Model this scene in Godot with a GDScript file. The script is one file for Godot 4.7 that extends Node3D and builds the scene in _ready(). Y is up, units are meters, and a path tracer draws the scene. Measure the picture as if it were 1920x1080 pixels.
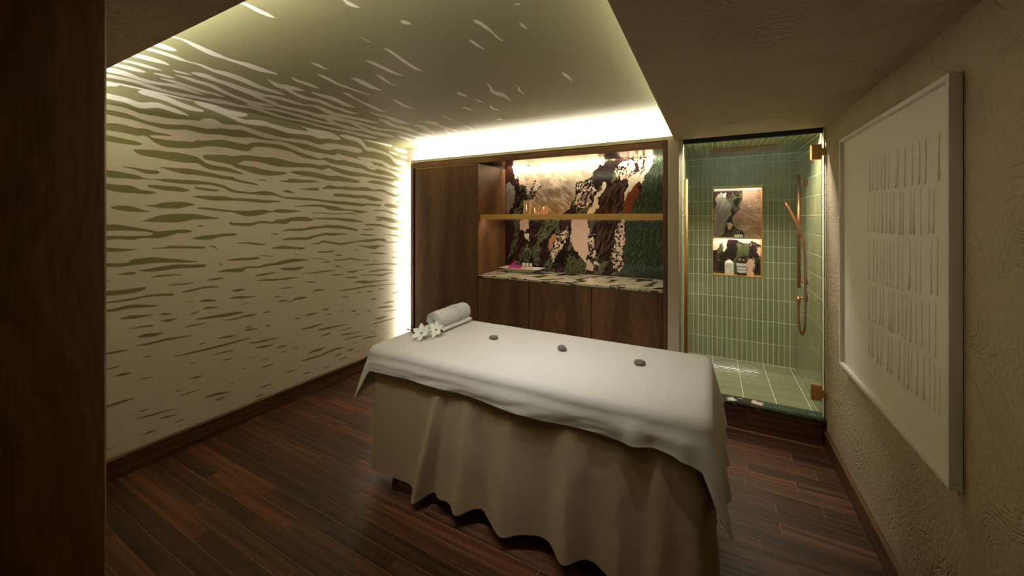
extends Node3D
# A treatment room: mural wall and tray ceiling, walnut cabinet wall with a marble niche, tiled shower, massage table.

const XL := -3.141      # mural wall
const XR := 0.685       # plaster wall with the picture
const ZF := -3.236      # cabinet fronts and shower front
const ZN := 1.2         # wall behind the camera
const SOFFIT := 2.175
const TRAY := 2.36
const EDGE_X := -0.265  # right edge of the tray
const EDGE_Z := -0.60   # near edge of the tray
const WARM := Color(1.0, 0.985, 0.945)
const AMBER := Color(1.0, 0.93, 0.82)

var M := {}
var taken := {}
var rng := RandomNumberGenerator.new()

func _ready():
	rng.seed = 7
	camera_and_light()
	make_materials()
	build_shell()
	build_floor()
	build_cabinets()
	build_shower()
	build_table()
	build_picture()
	build_niche_things()
	build_shower_things()
	build_table_things()

# ------------------------------------------------------------------ camera, sky, lights
func camera_and_light():
	var cam := Camera3D.new()
	cam.name = "camera"
	add_child(cam)
	var near := 0.02
	cam.projection = Camera3D.PROJECTION_FRUSTUM
	cam.size = 1080.0 / 707.0 * near
	cam.frustum_offset = Vector2(0.0, -131.0 / 707.0 * near)
	cam.near = near
	cam.far = 60.0
	cam.position = Vector3(0, 1.55, 0)
	cam.rotation_degrees = Vector3(0, 27.942, 0)
	cam.current = true
	var we := WorldEnvironment.new()
	we.name = "environment"
	var e := Environment.new()
	e.background_mode = Environment.BG_COLOR
	e.background_color = Color(0, 0, 0)
	e.tonemap_mode = Environment.TONE_MAPPER_LINEAR
	e.tonemap_exposure = 1.28
	e.sdfgi_enabled = true
	e.ssao_enabled = true
	e.ssil_enabled = true
	we.environment = e
	add_child(we)
	# cove strips and niche strips: each a glowing diffuser with an area light just in front of it
	led_strip("long warm LED strip in the cove above the walnut cabinets", Vector3(-1.66, 2.186, -3.274), Vector3(2.66, 0.008, 0.014), Vector3(0, 1, 0.15), WARM, 2.7)
	led_strip("upright warm LED strip beside the tall cabinet, facing the mural wall", Vector3(-3.030, 1.09, -3.285), Vector3(0.008, 2.10, 0.014), Vector3(-1, 0, -0.2), WARM, 0.9)
	led_strip("warm LED strip in the cove along the shower side of the tray ceiling", Vector3(-0.175, 2.214, -1.9), Vector3(0.06, 0.008, 2.5), Vector3(-0.2, 1, 0), WARM, 1.0)
	led_strip("warm LED strip in the cove along the doorway side of the tray ceiling", Vector3(-1.7, 2.214, -0.51), Vector3(2.8, 0.008, 0.06), Vector3(0, 1, -0.2), WARM, 6.0)
	led_strip("warm LED strip in the slot at the top of the marble niche", Vector3(-1.22, 2.164, -3.765), Vector3(1.70, 0.006, 0.014), Vector3(0, -1, -0.25), AMBER, 1.2)
	led_strip("warm LED strip behind the front edge of the brass niche shelf", Vector3(-1.22, 1.553, -3.32), Vector3(1.70, 0.006, 0.012), Vector3(0, -1, -0.5), AMBER, 0.35)
	led_strip("warm LED strip at the top of the shower wall niche", Vector3(0.218, 1.838, -4.36), Vector3(0.40, 0.006, 0.012), Vector3(0, -1, -0.2), AMBER, 0.09)
	led_strip("warm LED strip under the shelf of the shower wall niche", Vector3(0.218, 1.340, -4.36), Vector3(0.40, 0.006, 0.012), Vector3(0, -1, -0.2), AMBER, 0.09)
	led_strip("warm LED strip in the slot of the shower ceiling behind the lintel", Vector3(0.235, 2.172, -3.334), Vector3(0.60, 0.006, 0.014), Vector3(0, -1, -0.1), WARM, 2.4)
	# downlights added out of view in the tray to brighten the massage table
	var rows := [["mural wall side", Vector3(-1.2, TRAY, -0.89), Vector3(-1.30, 0.8, -2.02)], ["middle of the row", Vector3(-0.8, TRAY, -1.09), Vector3(-0.90, 0.8, -2.08)], ["shower side", Vector3(-0.4, TRAY, -1.28), Vector3(-0.50, 0.8, -2.10)]]
	for r in rows: added_downlight(r[0], r[1], r[2], 0.70)

func added_downlight(which: String, at: Vector3, aim: Vector3, energy: float):
	var n := thing("added_downlight", "small round lamp added out of view to brighten the massage table, on the %s" % which, "added_downlight", at, "added table lamps")
	part(n, "ring", lathe([Vector2(0.030, 0.0), Vector2(0.030, -0.004), Vector2(0.040, -0.004), Vector2(0.042, 0.0), Vector2(0.030, 0.0)], 28), M_white())
	part(n, "lens", lathe([Vector2(0.0003, -0.001), Vector2(0.0295, -0.001), Vector2(0.0295, 0.001), Vector2(0.0003, 0.001)], 28), emitter(Color(1.0, 0.97, 0.92), 2.0))
	var l := SpotLight3D.new()
	l.name = "lamp"
	l.position = Vector3(0, -0.012, 0)
	l.basis = Basis.looking_at(aim - at, Vector3.FORWARD)
	l.spot_angle = 32.0
	l.spot_angle_attenuation = 1.0
	l.spot_range = 12.0
	l.spot_attenuation = 2.0
	l.light_color = Color(1.0, 0.99, 0.98)
	l.light_energy = energy
	l.light_size = 0.03
	l.shadow_enabled = true
	n.add_child(l)

func M_white() -> StandardMaterial3D:
	if not M.has("fitting"): M.fitting = plain(Color(0.85, 0.84, 0.8), 0.5)
	return M.fitting

func led_strip(label: String, at: Vector3, size: Vector3, towards: Vector3, colour: Color, energy: float):
	var n := thing("led_strip", label, "light strip", at, "warm LED strips")
	var body := part(n, "diffuser", cbox(size, 0.001), emitter(colour, 2.0))
	body.cast_shadow = GeometryInstance3D.SHADOW_CASTING_SETTING_ON
	var l := AreaLight3D.new()
	l.name = "lamp"
	var d := towards.normalized()
	var longest := maxf(size.x, maxf(size.y, size.z))
	var axis := Vector3.RIGHT if size.x == longest else (Vector3.UP if size.y == longest else Vector3.BACK)
	var zb := -d
	var xb := (axis - zb * axis.dot(zb)).normalized()
	var yb := zb.cross(xb)
	l.basis = Basis(xb, yb, zb)
	l.position = d * (minf(size.x, minf(size.y, size.z)) / 2.0 + 0.002)
	var across: float = size.x + size.y + size.z - longest - minf(size.x, minf(size.y, size.z))
	l.area_size = Vector2(longest * 0.995, across)
	l.light_color = colour
	l.light_energy = energy
	l.area_normalize_energy = true
	l.area_range = 12.0
	l.area_attenuation = 2.0
	l.shadow_enabled = true
	n.add_child(l)

func emitter(c: Color, e: float) -> StandardMaterial3D:
	var m := StandardMaterial3D.new()
	m.albedo_color = Color(0.9, 0.9, 0.88)
	m.emission_enabled = true
	m.emission = c
	m.emission_energy_multiplier = e
	return m

# ------------------------------------------------------------------ node helpers
func numbered(n: String) -> String:
	if not taken.has(n):
		taken[n] = 0
		return n
	taken[n] += 1
	return "%s_%03d" % [n, taken[n]]

func thing(called: String, label: String, category: String, at := Vector3.ZERO, group := "") -> Node3D:
	var o := Node3D.new()
	o.name = numbered(called)
	o.position = at
	o.set_meta("label", label)
	o.set_meta("category", category)
	if group: o.set_meta("group", group)
	add_child(o)
	return o

func part(parent: Node, called: String, mesh: Mesh, mat: Material, at := Vector3.ZERO) -> MeshInstance3D:
	var o := MeshInstance3D.new()
	o.name = called
	o.mesh = mesh
	o.material_override = mat
	o.position = at
	o.cast_shadow = GeometryInstance3D.SHADOW_CASTING_SETTING_ON
	parent.add_child(o, true)
	return o

func single(called: String, label: String, category: String, mesh: Mesh, mat: Material, at: Vector3, group := "") -> MeshInstance3D:
	var o := part(self, numbered(called), mesh, mat, at)
	o.set_meta("label", label)
	o.set_meta("category", category)
	if group: o.set_meta("group", group)
	return o

func struct(called: String, mesh: Mesh, mat: Material, at := Vector3.ZERO) -> MeshInstance3D:
	var o := part(self, numbered(called), mesh, mat, at)
	o.set_meta("kind", "structure")
	return o

# slab between two corners, as a structure
func slab(called: String, a: Vector3, b: Vector3, mat: Material, bevel := 0.0) -> MeshInstance3D:
	return struct(called, cbox((b - a).abs(), bevel), mat, (a + b) / 2.0)

# ------------------------------------------------------------------ mesh helpers
# chamfered box about the origin, uv in metres, V along axis "grain"
func cbox(s: Vector3, b := 0.002, grain := 1, off := Vector2.ZERO) -> ArrayMesh:
	var t := SurfaceTool.new()
	t.begin(Mesh.PRIMITIVE_TRIANGLES)
	var h := s / 2.0
	b = minf(b, minf(h.x, minf(h.y, h.z)) * 0.9)
	for ax in 3:
		for sg in [-1.0, 1.0]:
			var p := (ax + 1) % 3
			var q := (ax + 2) % 3
			var pts := []
			for c in [[-1, -1], [1, -1], [1, 1], [-1, 1]]:
				var v := Vector3.ZERO
				v[ax] = sg * h[ax]
				v[p] = c[0] * (h[p] - b)
				v[q] = c[1] * (h[q] - b)
				pts.append(v)
			var n := Vector3.ZERO
			n[ax] = sg
			face(t, pts, n, grain, off)
	if b > 0.0:
		for ax in 3:
			var p := (ax + 1) % 3
			var q := (ax + 2) % 3
			for sp in [-1.0, 1.0]:
				for sq in [-1.0, 1.0]:
					var pts := []
					for k in [[-1, 0], [1, 0], [1, 1], [-1, 1]]:
						var v := Vector3.ZERO
						v[ax] = k[0] * (h[ax] - b)
						v[p] = sp * (h[p] - (b if k[1] == 1 else 0.0))
						v[q] = sq * (h[q] - (0.0 if k[1] == 1 else b))
						pts.append(v)
					var n := Vector3.ZERO
					n[p] = sp
					n[q] = sq
					face(t, pts, n.normalized(), grain, off)
		for sx in [-1.0, 1.0]:
			for sy in [-1.0, 1.0]:
				for sz in [-1.0, 1.0]:
					var g := Vector3(sx, sy, sz)
					var pts := []
					for ax in 3:
						var v := Vector3.ZERO
						for k in 3:
							v[k] = g[k] * (h[k] - (0.0 if k == ax else b))
						pts.append(v)
					face(t, pts, g.normalized(), grain, off)
	return t.commit()

func face(t: SurfaceTool, pts: Array, n: Vector3, grain: int, off: Vector2):
	var ax := 0
	if absf(n.y) > absf(n[ax]) + 0.001: ax = 1
	if absf(n.z) > absf(n[ax]) + 0.001: ax = 2
	var a := (ax + 1) % 3
	var b := (ax + 2) % 3
	if a == grain or (b != grain and a == 1):
		var k := a
		a = b
		b = k
	var order := range(pts.size())
	if (pts[1] - pts[0]).cross(pts[2] - pts[0]).dot(n) > 0.0:
		order.reverse()
	for i in range(1, pts.size() - 1):
		for j in [order[0], order[i], order[i + 1]]:
			var v: Vector3 = pts[j]
			t.set_normal(n)
			t.set_uv(Vector2(v[a], v[b]) + off)
			t.add_vertex(v)

# grid surface from a function of (u, v) in 0..1
func surf(nu: int, nv: int, f: Callable, uvs := Vector2.ONE) -> ArrayMesh:
	var t := SurfaceTool.new()
	t.begin(Mesh.PRIMITIVE_TRIANGLES)
	t.set_smooth_group(0)
	add_surf(t, nu, nv, f, uvs, 0)
	t.generate_normals()
	return t.commit()

func add_surf(t: SurfaceTool, nu: int, nv: int, f: Callable, uvs: Vector2, base: int) -> int:
	for j in nv + 1:
		for i in nu + 1:
			var u := float(i) / nu
			var v := float(j) / nv
			t.set_uv(Vector2(u, v) * uvs)
			t.add_vertex(f.call(u, v))
	for j in nv:
		for i in nu:
			var a := base + j * (nu + 1) + i
			var b := a + 1
			var c := a + nu + 1
			var d := c + 1
			for k in [a, b, c, b, d, c]: t.add_index(k)
	return base + (nu + 1) * (nv + 1)

func lathe(profile: Array, n := 24) -> ArrayMesh:
	var m := profile.size() - 1
	return surf(n, m, func(u: float, v: float):
		var p: Vector2 = profile[int(round(v * m))]
		return Vector3(cos(u * TAU) * p.x, p.y, -sin(u * TAU) * p.x))

# tube through points; r may vary from r0 to r1
func tube(pts: Array, r0: float, r1 := -1.0, n := 10, steps := 1) -> ArrayMesh:
	if r1 < 0.0: r1 = r0
	var c := Curve3D.new()
	c.bake_interval = 0.01
	for i in pts.size():
		var tg := Vector3.ZERO
		if steps > 1:
			tg = (pts[mini(i + 1, pts.size() - 1)] - pts[maxi(i - 1, 0)]) / 6.0
		c.add_point(pts[i], -tg, tg)
	var line := []
	if steps > 1:
		var count := (pts.size() - 1) * steps
		for i in count + 1:
			var x := float(i) / steps
			var k := mini(int(x), pts.size() - 2)
			line.append(c.sample(k, x - k))
	else:
		line = pts
	var frames := []
	var up := Vector3(0.123, 1, 0.31).normalized()
	for i in line.size():
		var d: Vector3 = (line[mini(i + 1, line.size() - 1)] - line[maxi(i - 1, 0)]).normalized()
		if absf(d.dot(up)) > 0.98: up = Vector3(1, 0.1, 0.2).normalized()
		var x := up.cross(d).normalized()
		var y := d.cross(x)
		up = y
		frames.append([x, y])
	var m := line.size() + 1
	return surf(n, m, func(u: float, v: float):
		var k := int(round(v * m)) - 1
		var kk := clampi(k, 0, line.size() - 1)
		var r := lerpf(r0, r1, float(kk) / maxf(1, line.size() - 1))
		if k < 0 or k >= line.size(): r = 0.0002
		var fr = frames[kk]
		return line[kk] + (fr[0] * cos(u * TAU) + fr[1] * sin(u * TAU)) * r)

# quad sheet of given corners a (uv 0,0), b (1,0), c (1,1), d (0,1), subdivided in one piece
func sheet_mesh(a: Vector3, b: Vector3, c: Vector3, d: Vector3, uv0: Vector2, uv1: Vector2, thick: Vector3) -> ArrayMesh:
	var t := SurfaceTool.new()
	t.begin(Mesh.PRIMITIVE_TRIANGLES)
	t.set_smooth_group(-1)
	var p := [a, b, c, d]
	var uv := [uv0, Vector2(uv1.x, uv0.y), uv1, Vector2(uv0.x, uv1.y)]
	for k in [0, 1, 2, 0, 2, 3]:
		t.set_uv(uv[k])
		t.add_vertex(p[k])
	for k in [0, 2, 1, 0, 3, 2]:
		t.set_uv(uv[k])
		t.add_vertex(p[k] + thick)
	for i in 4:
		var j := (i + 1) % 4
		for q in [[i, 0], [i, 1], [j, 0], [j, 0], [i, 1], [j, 1]]:
			t.set_uv(uv[q[0]])
			t.add_vertex(p[q[0]] + thick * q[1])
	t.generate_normals()
	return t.commit()

# ------------------------------------------------------------------ materials
func lin(r: float, g: float, b: float) -> Color:
	return Color(r, g, b)

func plain(c: Color, rough := 0.6, metal := 0.0) -> StandardMaterial3D:
	var m := StandardMaterial3D.new()
	m.albedo_color = c
	m.roughness = rough
	m.metallic = metal
	return m

func noise(seed_: int, freq: float, type := FastNoiseLite.TYPE_SIMPLEX_SMOOTH, oct := 3) -> FastNoiseLite:
	var n := FastNoiseLite.new()
	n.seed = seed_
	n.noise_type = type
	n.frequency = freq
	n.fractal_octaves = oct
	if oct <= 1: n.fractal_type = FastNoiseLite.FRACTAL_NONE
	return n

func tex(img: Image) -> ImageTexture:
	img.generate_mipmaps()
	return ImageTexture.create_from_image(img)

func noise_normal(seed_: int, freq: float, strength: float, size := 512, oct := 3) -> NoiseTexture2D:
	var t := NoiseTexture2D.new()
	t.width = size
	t.height = size
	t.seamless = true
	t.as_normal_map = true
	t.bump_strength = strength
	t.noise = noise(seed_, freq, FastNoiseLite.TYPE_SIMPLEX_SMOOTH, oct)
	return t

func cloth(c: Color, seed_: int, scale: float, strength: float, freq := 0.12) -> StandardMaterial3D:
	var m := plain(c, 0.95)
	m.rim_enabled = true
	m.rim = 0.25
	m.rim_tint = 0.6
	m.normal_enabled = true
	m.normal_texture = noise_normal(seed_, freq, strength)
	m.uv1_triplanar = true
	m.uv1_scale = Vector3.ONE * scale
	return m

func make_materials():
	M.cream_paint = plain(Color(0.83, 0.78, 0.69), 0.9)
	M.plaster = plain(Color(0.70, 0.63, 0.52), 0.85)
	M.plaster.normal_enabled = true
	M.plaster.normal_texture = tex(plaster_normals(11, 768))
	M.plaster.normal_scale = 1.5
	M.plaster.uv1_triplanar = true
	M.plaster.uv1_world_triplanar = true
	M.plaster.uv1_scale = Vector3.ONE * 0.8
	M.mural_wall = plain(Color.WHITE, 0.75)
	M.mural_wall.albedo_texture = tex(mural_wall_image())
	M.mural_ceiling = plain(Color.WHITE, 0.6)
	M.mural_ceiling.albedo_texture = tex(mural_ceiling_image())
	var walnut := tex(walnut_image())
	M.walnut = plain(Color.WHITE, 0.42)
	M.walnut.albedo_texture = walnut
	M.walnut.uv1_scale = Vector3(1.0 / 1.3, 1.0 / 2.6, 1)
	var plank := tex(plank_image())
	for i in 4:
		var m := plain([Color(1, 1, 1), Color(0.86, 0.84, 0.84), Color(1.08, 1.0, 0.94), Color(0.78, 0.8, 0.8)][i], 0.36)
		m.albedo_texture = plank
		m.uv1_scale = Vector3(1.0 / 0.5, 1.0 / 2.0, 1)
		M["plank%d" % i] = m
	M.joint = plain(Color(0.62, 0.46, 0.33), 0.7)
	M.base = M.plank1.duplicate()
	M.base.roughness = 0.45
	M.brass = plain(Color(0.90, 0.73, 0.44), 0.4, 0.7)
	M.copper = plain(Color(0.60, 0.38, 0.23), 0.38, 0.9)
	M.bronze = plain(Color(0.42, 0.36, 0.32), 0.22, 1.0)
	M.steel = plain(Color(0.55, 0.53, 0.5), 0.4, 1.0)
	M.marble = plain(Color.WHITE, 0.09)
	M.marble.albedo_texture = tex(marble_image(Rect2(-2.12, 0.95, 1.80, 1.24), MARBLE_MAIN, 720, 496, 3, 0.55))
	M.marble_niche = plain(Color.WHITE, 0.12)
	M.marble_niche.albedo_texture = tex(marble_image(Rect2(-0.03, 0.93, 0.50, 0.96), MARBLE_NICHE, 256, 492, 5, 0.5))
	M.marble_sill = plain(Color.WHITE, 0.15)
	M.marble_sill.albedo_texture = tex(marble_image(Rect2(0, 0, 0.92, 0.16), [["green", 560, 0, 930, 0, 930, 160, 600, 160, 570, 90], ["cream", 300, 40, 420, 70, 440, 110, 330, 100], ["pinkw", 480, 100, 560, 60, 580, 120, 520, 150], ["cream", 0, 110, 260, 130, 300, 160, 0, 160], ["black", 380, 110, 500, 90, 480, 30, 430, 20]], 368, 64, 15, 0.5))
	M.marble_top = plain(Color.WHITE, 0.1)
	M.marble_top.albedo_texture = tex(marble_image(Rect2(0, 0, 1.8, 0.62), [], 720, 248, 9, 0.85))
	M.grout = plain(Color(0.86, 0.85, 0.73), 0.85)
	M.tiles = []
	for c in [Color(0.52, 0.53, 0.375), Color(0.54, 0.55, 0.39), Color(0.50, 0.515, 0.365)]:
		var m := plain(c, 0.22)
		m.clearcoat_enabled = true
		m.clearcoat = 0.4
		m.clearcoat_roughness = 0.08
		M.tiles.append(m)
	M.glass = plain(Color(0.80, 0.92, 0.84, 0.06), 0.0)
	M.glass.transparency = BaseMaterial3D.TRANSPARENCY_ALPHA
	M.glass_edge = plain(Color(0.25, 0.36, 0.28), 0.15)
	M.sheet = cloth(Color(0.84, 0.83, 0.81), 21, 5.0, 1.2, 0.2)
	M.skirt = cloth(Color(0.73, 0.64, 0.51), 22, 4.0, 9.0, 0.11)
	M.towel = cloth(Color(0.92, 0.91, 0.89), 23, 9.0, 14.0, 0.07)
	M.stone = plain(Color(0.44, 0.40, 0.35), 0.7)
	M.stone.normal_enabled = true
	M.stone.normal_texture = noise_normal(31, 0.03, 6.0, 256)
	M.stone.uv1_triplanar = true
	M.stone.uv1_scale = Vector3.ONE * 12.0
	M.white = plain(Color(0.87, 0.85, 0.82), 0.6)
	M.paper = plain(Color(0.90, 0.875, 0.83), 0.85)
	M.ceramic = plain(Color(0.88, 0.86, 0.82), 0.2)
	M.black = plain(Color(0.05, 0.045, 0.04), 0.5)
	M.amber_glass = plain(Color(0.16, 0.06, 0.03), 0.1)
	M.label = plain(Color(0.86, 0.85, 0.80), 0.6)
	M.ink = plain(Color(0.09, 0.08, 0.07), 0.7)
	M.petal = plain(Color(0.94, 0.94, 0.89), 0.6)
	M.petal.backlight_enabled = true
	M.petal.backlight = Color(0.2, 0.2, 0.17)
	M.petal_green = plain(Color(0.45, 0.52, 0.2), 0.6)
	M.orchid = plain(Color(0.66, 0.10, 0.50), 0.5)
	M.orchid.backlight_enabled = true
	M.orchid.backlight = Color(0.3, 0.05, 0.25)
	M.orchid_eye = plain(Color(0.85, 0.35, 0.70), 0.5)
	M.twig = plain(Color(0.17, 0.11, 0.07), 0.8)
	M.leaf = plain(Color(0.20, 0.29, 0.21), 0.5)
	M.stem = plain(Color(0.33, 0.36, 0.20), 0.6)
	M.vase = plain(Color(0.93, 0.80, 0.62, 0.22), 0.03)
	M.vase.transparency = BaseMaterial3D.TRANSPARENCY_ALPHA
	M.tumbler = plain(Color(0.80, 0.50, 0.25, 0.22), 0.03)
	M.tumbler.transparency = BaseMaterial3D.TRANSPARENCY_ALPHA
	M.soap = plain(Color(0.84, 0.80, 0.72), 0.45)

# brush one stroke (points of along, across, half width in mm) into the mural print
func brush(img: Image, s: Array, org: Vector2, px: float, flip: bool, col: Color):
	var n := s.size() / 3
	var p := []
	for i in n: p.append(Vector3(s[i * 3], s[i * 3 + 1], s[i * 3 + 2]) / 1000.0)
	var pts := []
	for i in n - 1:
		var a: Vector3 = p[maxi(i - 1, 0)]
		var b: Vector3 = p[i]
		var c: Vector3 = p[i + 1]
		var d: Vector3 = p[mini(i + 2, n - 1)]
		for k in 4: pts.append(b.cubic_interpolate(c, a, d, k / 4.0))
	pts.append(p[n - 1])
	var w := img.get_width()
	var h := img.get_height()
	for i in pts.size() - 1:
		var a := Vector2((pts[i].x - org.x) * px, (pts[i].y - org.y) * px)
		var b := Vector2((pts[i + 1].x - org.x) * px, (pts[i + 1].y - org.y) * px)
		var ra := maxf(pts[i].z, 0.001) * px
		var rb := maxf(pts[i + 1].z, 0.001) * px
		var r := maxf(ra, rb) + 1.0
		var lo := Vector2(minf(a.x, b.x) - r, minf(a.y, b.y) - r)
		var hi := Vector2(maxf(a.x, b.x) + r, maxf(a.y, b.y) + r)
		var ab := b - a
		var l2 := maxf(ab.length_squared(), 1e-6)
		for x in range(maxi(0, int(lo.x)), mini(w - 1, int(hi.x) + 1) + 1):
			for y in range(maxi(0, int(lo.y)), mini(h - 1, int(hi.y) + 1) + 1):
				var q := Vector2(x + 0.5, y + 0.5)
				var t := clampf((q - a).dot(ab) / l2, 0.0, 1.0)
				var cov := clampf(lerpf(ra, rb, t) - q.distance_to(a + ab * t) + 0.5, 0.0, 1.0)
				if cov > 0.0:
					var yy := h - 1 - y if flip else y
					if cov >= 1.0: img.set_pixel(x, yy, col)
					else: img.set_pixel(x, yy, img.get_pixel(x, yy).lerp(col, cov))

const CREAM := Color(0.85, 0.82, 0.765)
const GREEN := Color(0.515, 0.50, 0.35)

func mural_wall_image() -> Image:
	# z from -3.45 to -0.84 along, y from 0 to 2.36 up
	var px := 560.0
	var w := int(2.61 * px)
	var h := int(2.36 * px)
	var img := Image.create(w, h, false, Image.FORMAT_RGB8)
	img.fill(CREAM)
	for x in w:
		var z := -3450.0 + (x + 0.5) / px * 1000.0
		var y: float = GREEN_EDGE[1]
		for k in range(0, GREEN_EDGE.size() - 2, 2):
			if z <= GREEN_EDGE[k] and z >= GREEN_EDGE[k + 2]:
				y = lerpf(GREEN_EDGE[k + 1], GREEN_EDGE[k + 3], (GREEN_EDGE[k] - z) / (GREEN_EDGE[k] - GREEN_EDGE[k + 2]))
		if z < GREEN_EDGE[GREEN_EDGE.size() - 2]: y = GREEN_EDGE[GREEN_EDGE.size() - 1]
		img.fill_rect(Rect2i(x, 0, 1, h - int(y / 1000.0 * px)), GREEN)
	for s in MURAL_GREEN: brush(img, s, Vector2(-3.45, 0), px, true, GREEN)
	for s in MURAL_CREAM: brush(img, s, Vector2(-3.45, 0), px, true, CREAM)
	return img

func mural_ceiling_image() -> Image:
	# z from -3.45 to -0.45 along, x from -3.141 to -0.141 across
	var px := 400.0
	var img := Image.create(int(3.0 * px), int(3.0 * px), false, Image.FORMAT_RGB8)
	img.fill(GREEN)
	for s in CEILING_CREAM: brush(img, s, Vector2(-3.45, -3.141), px, false, CREAM)
	return img

func plaster_normals(seed_: int, size: int) -> Image:
	# trowelled plaster: short ridges whose direction wanders, with smoother islands
	var img := Image.create(size, size, false, Image.FORMAT_L8)
	var turn := noise(seed_, 2.2, FastNoiseLite.TYPE_SIMPLEX_SMOOTH, 1)
	var ridge := noise(seed_ + 1, 1.0, FastNoiseLite.TYPE_SIMPLEX_SMOOTH, 2)
	var isle := noise(seed_ + 2, 4.0, FastNoiseLite.TYPE_SIMPLEX_SMOOTH, 2)
	var fine := noise(seed_ + 3, 55.0, FastNoiseLite.TYPE_SIMPLEX_SMOOTH, 2)
	for y in size:
		for x in size:
			# wrapped on a torus in two axes so that the pattern repeats without a seam
			var u := float(x) / size
			var v := float(y) / size
			var bu := clampf((u - 0.85) / 0.15, 0.0, 1.0)
			var bv := clampf((v - 0.85) / 0.15, 0.0, 1.0)
			var h := 0.0
			for a in 2:
				var wa := bu if a == 1 else 1.0 - bu
				if wa <= 0.0: continue
				for b in 2:
					var wb := bv if b == 1 else 1.0 - bv
					if wb <= 0.0: continue
					var p := Vector2(u - a, v - b)
					var ang := 0.9 + turn.get_noise_2d(p.x, p.y) * 1.5
					var q := p.rotated(ang)
					var r := 1.0 - absf(ridge.get_noise_2d(q.x * 7.0, q.y * 34.0)) * 2.0
					var m := smoothstep(-0.25, 0.35, isle.get_noise_2d(p.x, p.y))
					h += wa * wb * (r * (0.25 + 0.75 * m) * 0.6 + fine.get_noise_2d(p.x, p.y) * 0.3)
			var g := clampf(0.45 + 0.45 * h, 0.0, 1.0)
			img.set_pixel(x, y, Color(g, g, g))
	img.bump_map_to_normal_map(5.0)
	return img

func walnut_image() -> Image:
	var w := 520
	var h := 1040
	var img := Image.create(w, h, false, Image.FORMAT_RGB8)
	var low := noise(41, 1.0, FastNoiseLite.TYPE_SIMPLEX_SMOOTH, 3)
	var pore := noise(42, 1.0, FastNoiseLite.TYPE_SIMPLEX_SMOOTH, 2)
	var dark := Color(0.25, 0.155, 0.09)
	var mid := Color(0.435, 0.305, 0.185)
	var pale := Color(0.57, 0.41, 0.265)
	for y in h:
		for x in w:
			var p := Vector2(float(x) / w * 1.3, float(y) / h * 2.6)
			var c := fposmod(p.x, 0.62) - 0.31 + 0.04 * low.get_noise_2d(p.y * 0.7, 3.0)
			var f := 26.0 * c * c - 0.55 * p.y * signf(fposmod(p.x, 1.24) - 0.62) + 0.75 * low.get_noise_2d(p.x * 2.4, p.y * 1.1) + 0.10 * low.get_noise_2d(p.x * 9.0, p.y * 2.2)
			var band := 0.5 + 0.5 * sin(f * 26.0)
			var wide := low.get_noise_2d(p.x * 3.0 + 11.0, p.y * 0.35)
			var line := pore.get_noise_2d(p.x * 190.0, p.y * 5.0)
			var t := 0.42 + 0.13 * (band - 0.5) + 0.42 * wide + 0.20 * line + 0.07 * sin(f * 9.0)
			var col := dark.lerp(mid, clampf(t * 2.0, 0, 1)) if t < 0.5 else mid.lerp(pale, clampf(t * 2.0 - 1.0, 0, 1))
			img.set_pixel(x, y, col)
	return img

func plank_image() -> Image:
	# striped dark red-brown timber, grain along V
	var w := 384
	var h := 512
	var img := Image.create(w, h, false, Image.FORMAT_RGB8)
	var a := noise(51, 1.0, FastNoiseLite.TYPE_SIMPLEX_SMOOTH, 3)
	var b := noise(52, 1.0, FastNoiseLite.TYPE_SIMPLEX_SMOOTH, 2)
	var c0 := Color(0.17, 0.12, 0.09)
	var c1 := Color(0.40, 0.26, 0.18)
	var c2 := Color(0.54, 0.36, 0.24)
	for y in h:
		for x in w:
			var p := Vector2(float(x) / w * 0.5, float(y) / h * 2.0)
			var t := 0.46 + 0.50 * a.get_noise_2d(p.x * 34.0 + 0.7 * b.get_noise_2d(p.x * 3.0, p.y * 0.8), p.y * 0.4) + 0.20 * b.get_noise_2d(p.x * 230.0, p.y * 9.0)
			var col := c0.lerp(c1, clampf(t * 2.0, 0, 1)) if t < 0.5 else c1.lerp(c2, clampf(t * 2.0 - 1.0, 0, 1))
			img.set_pixel(x, y, col)
	return img

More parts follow.
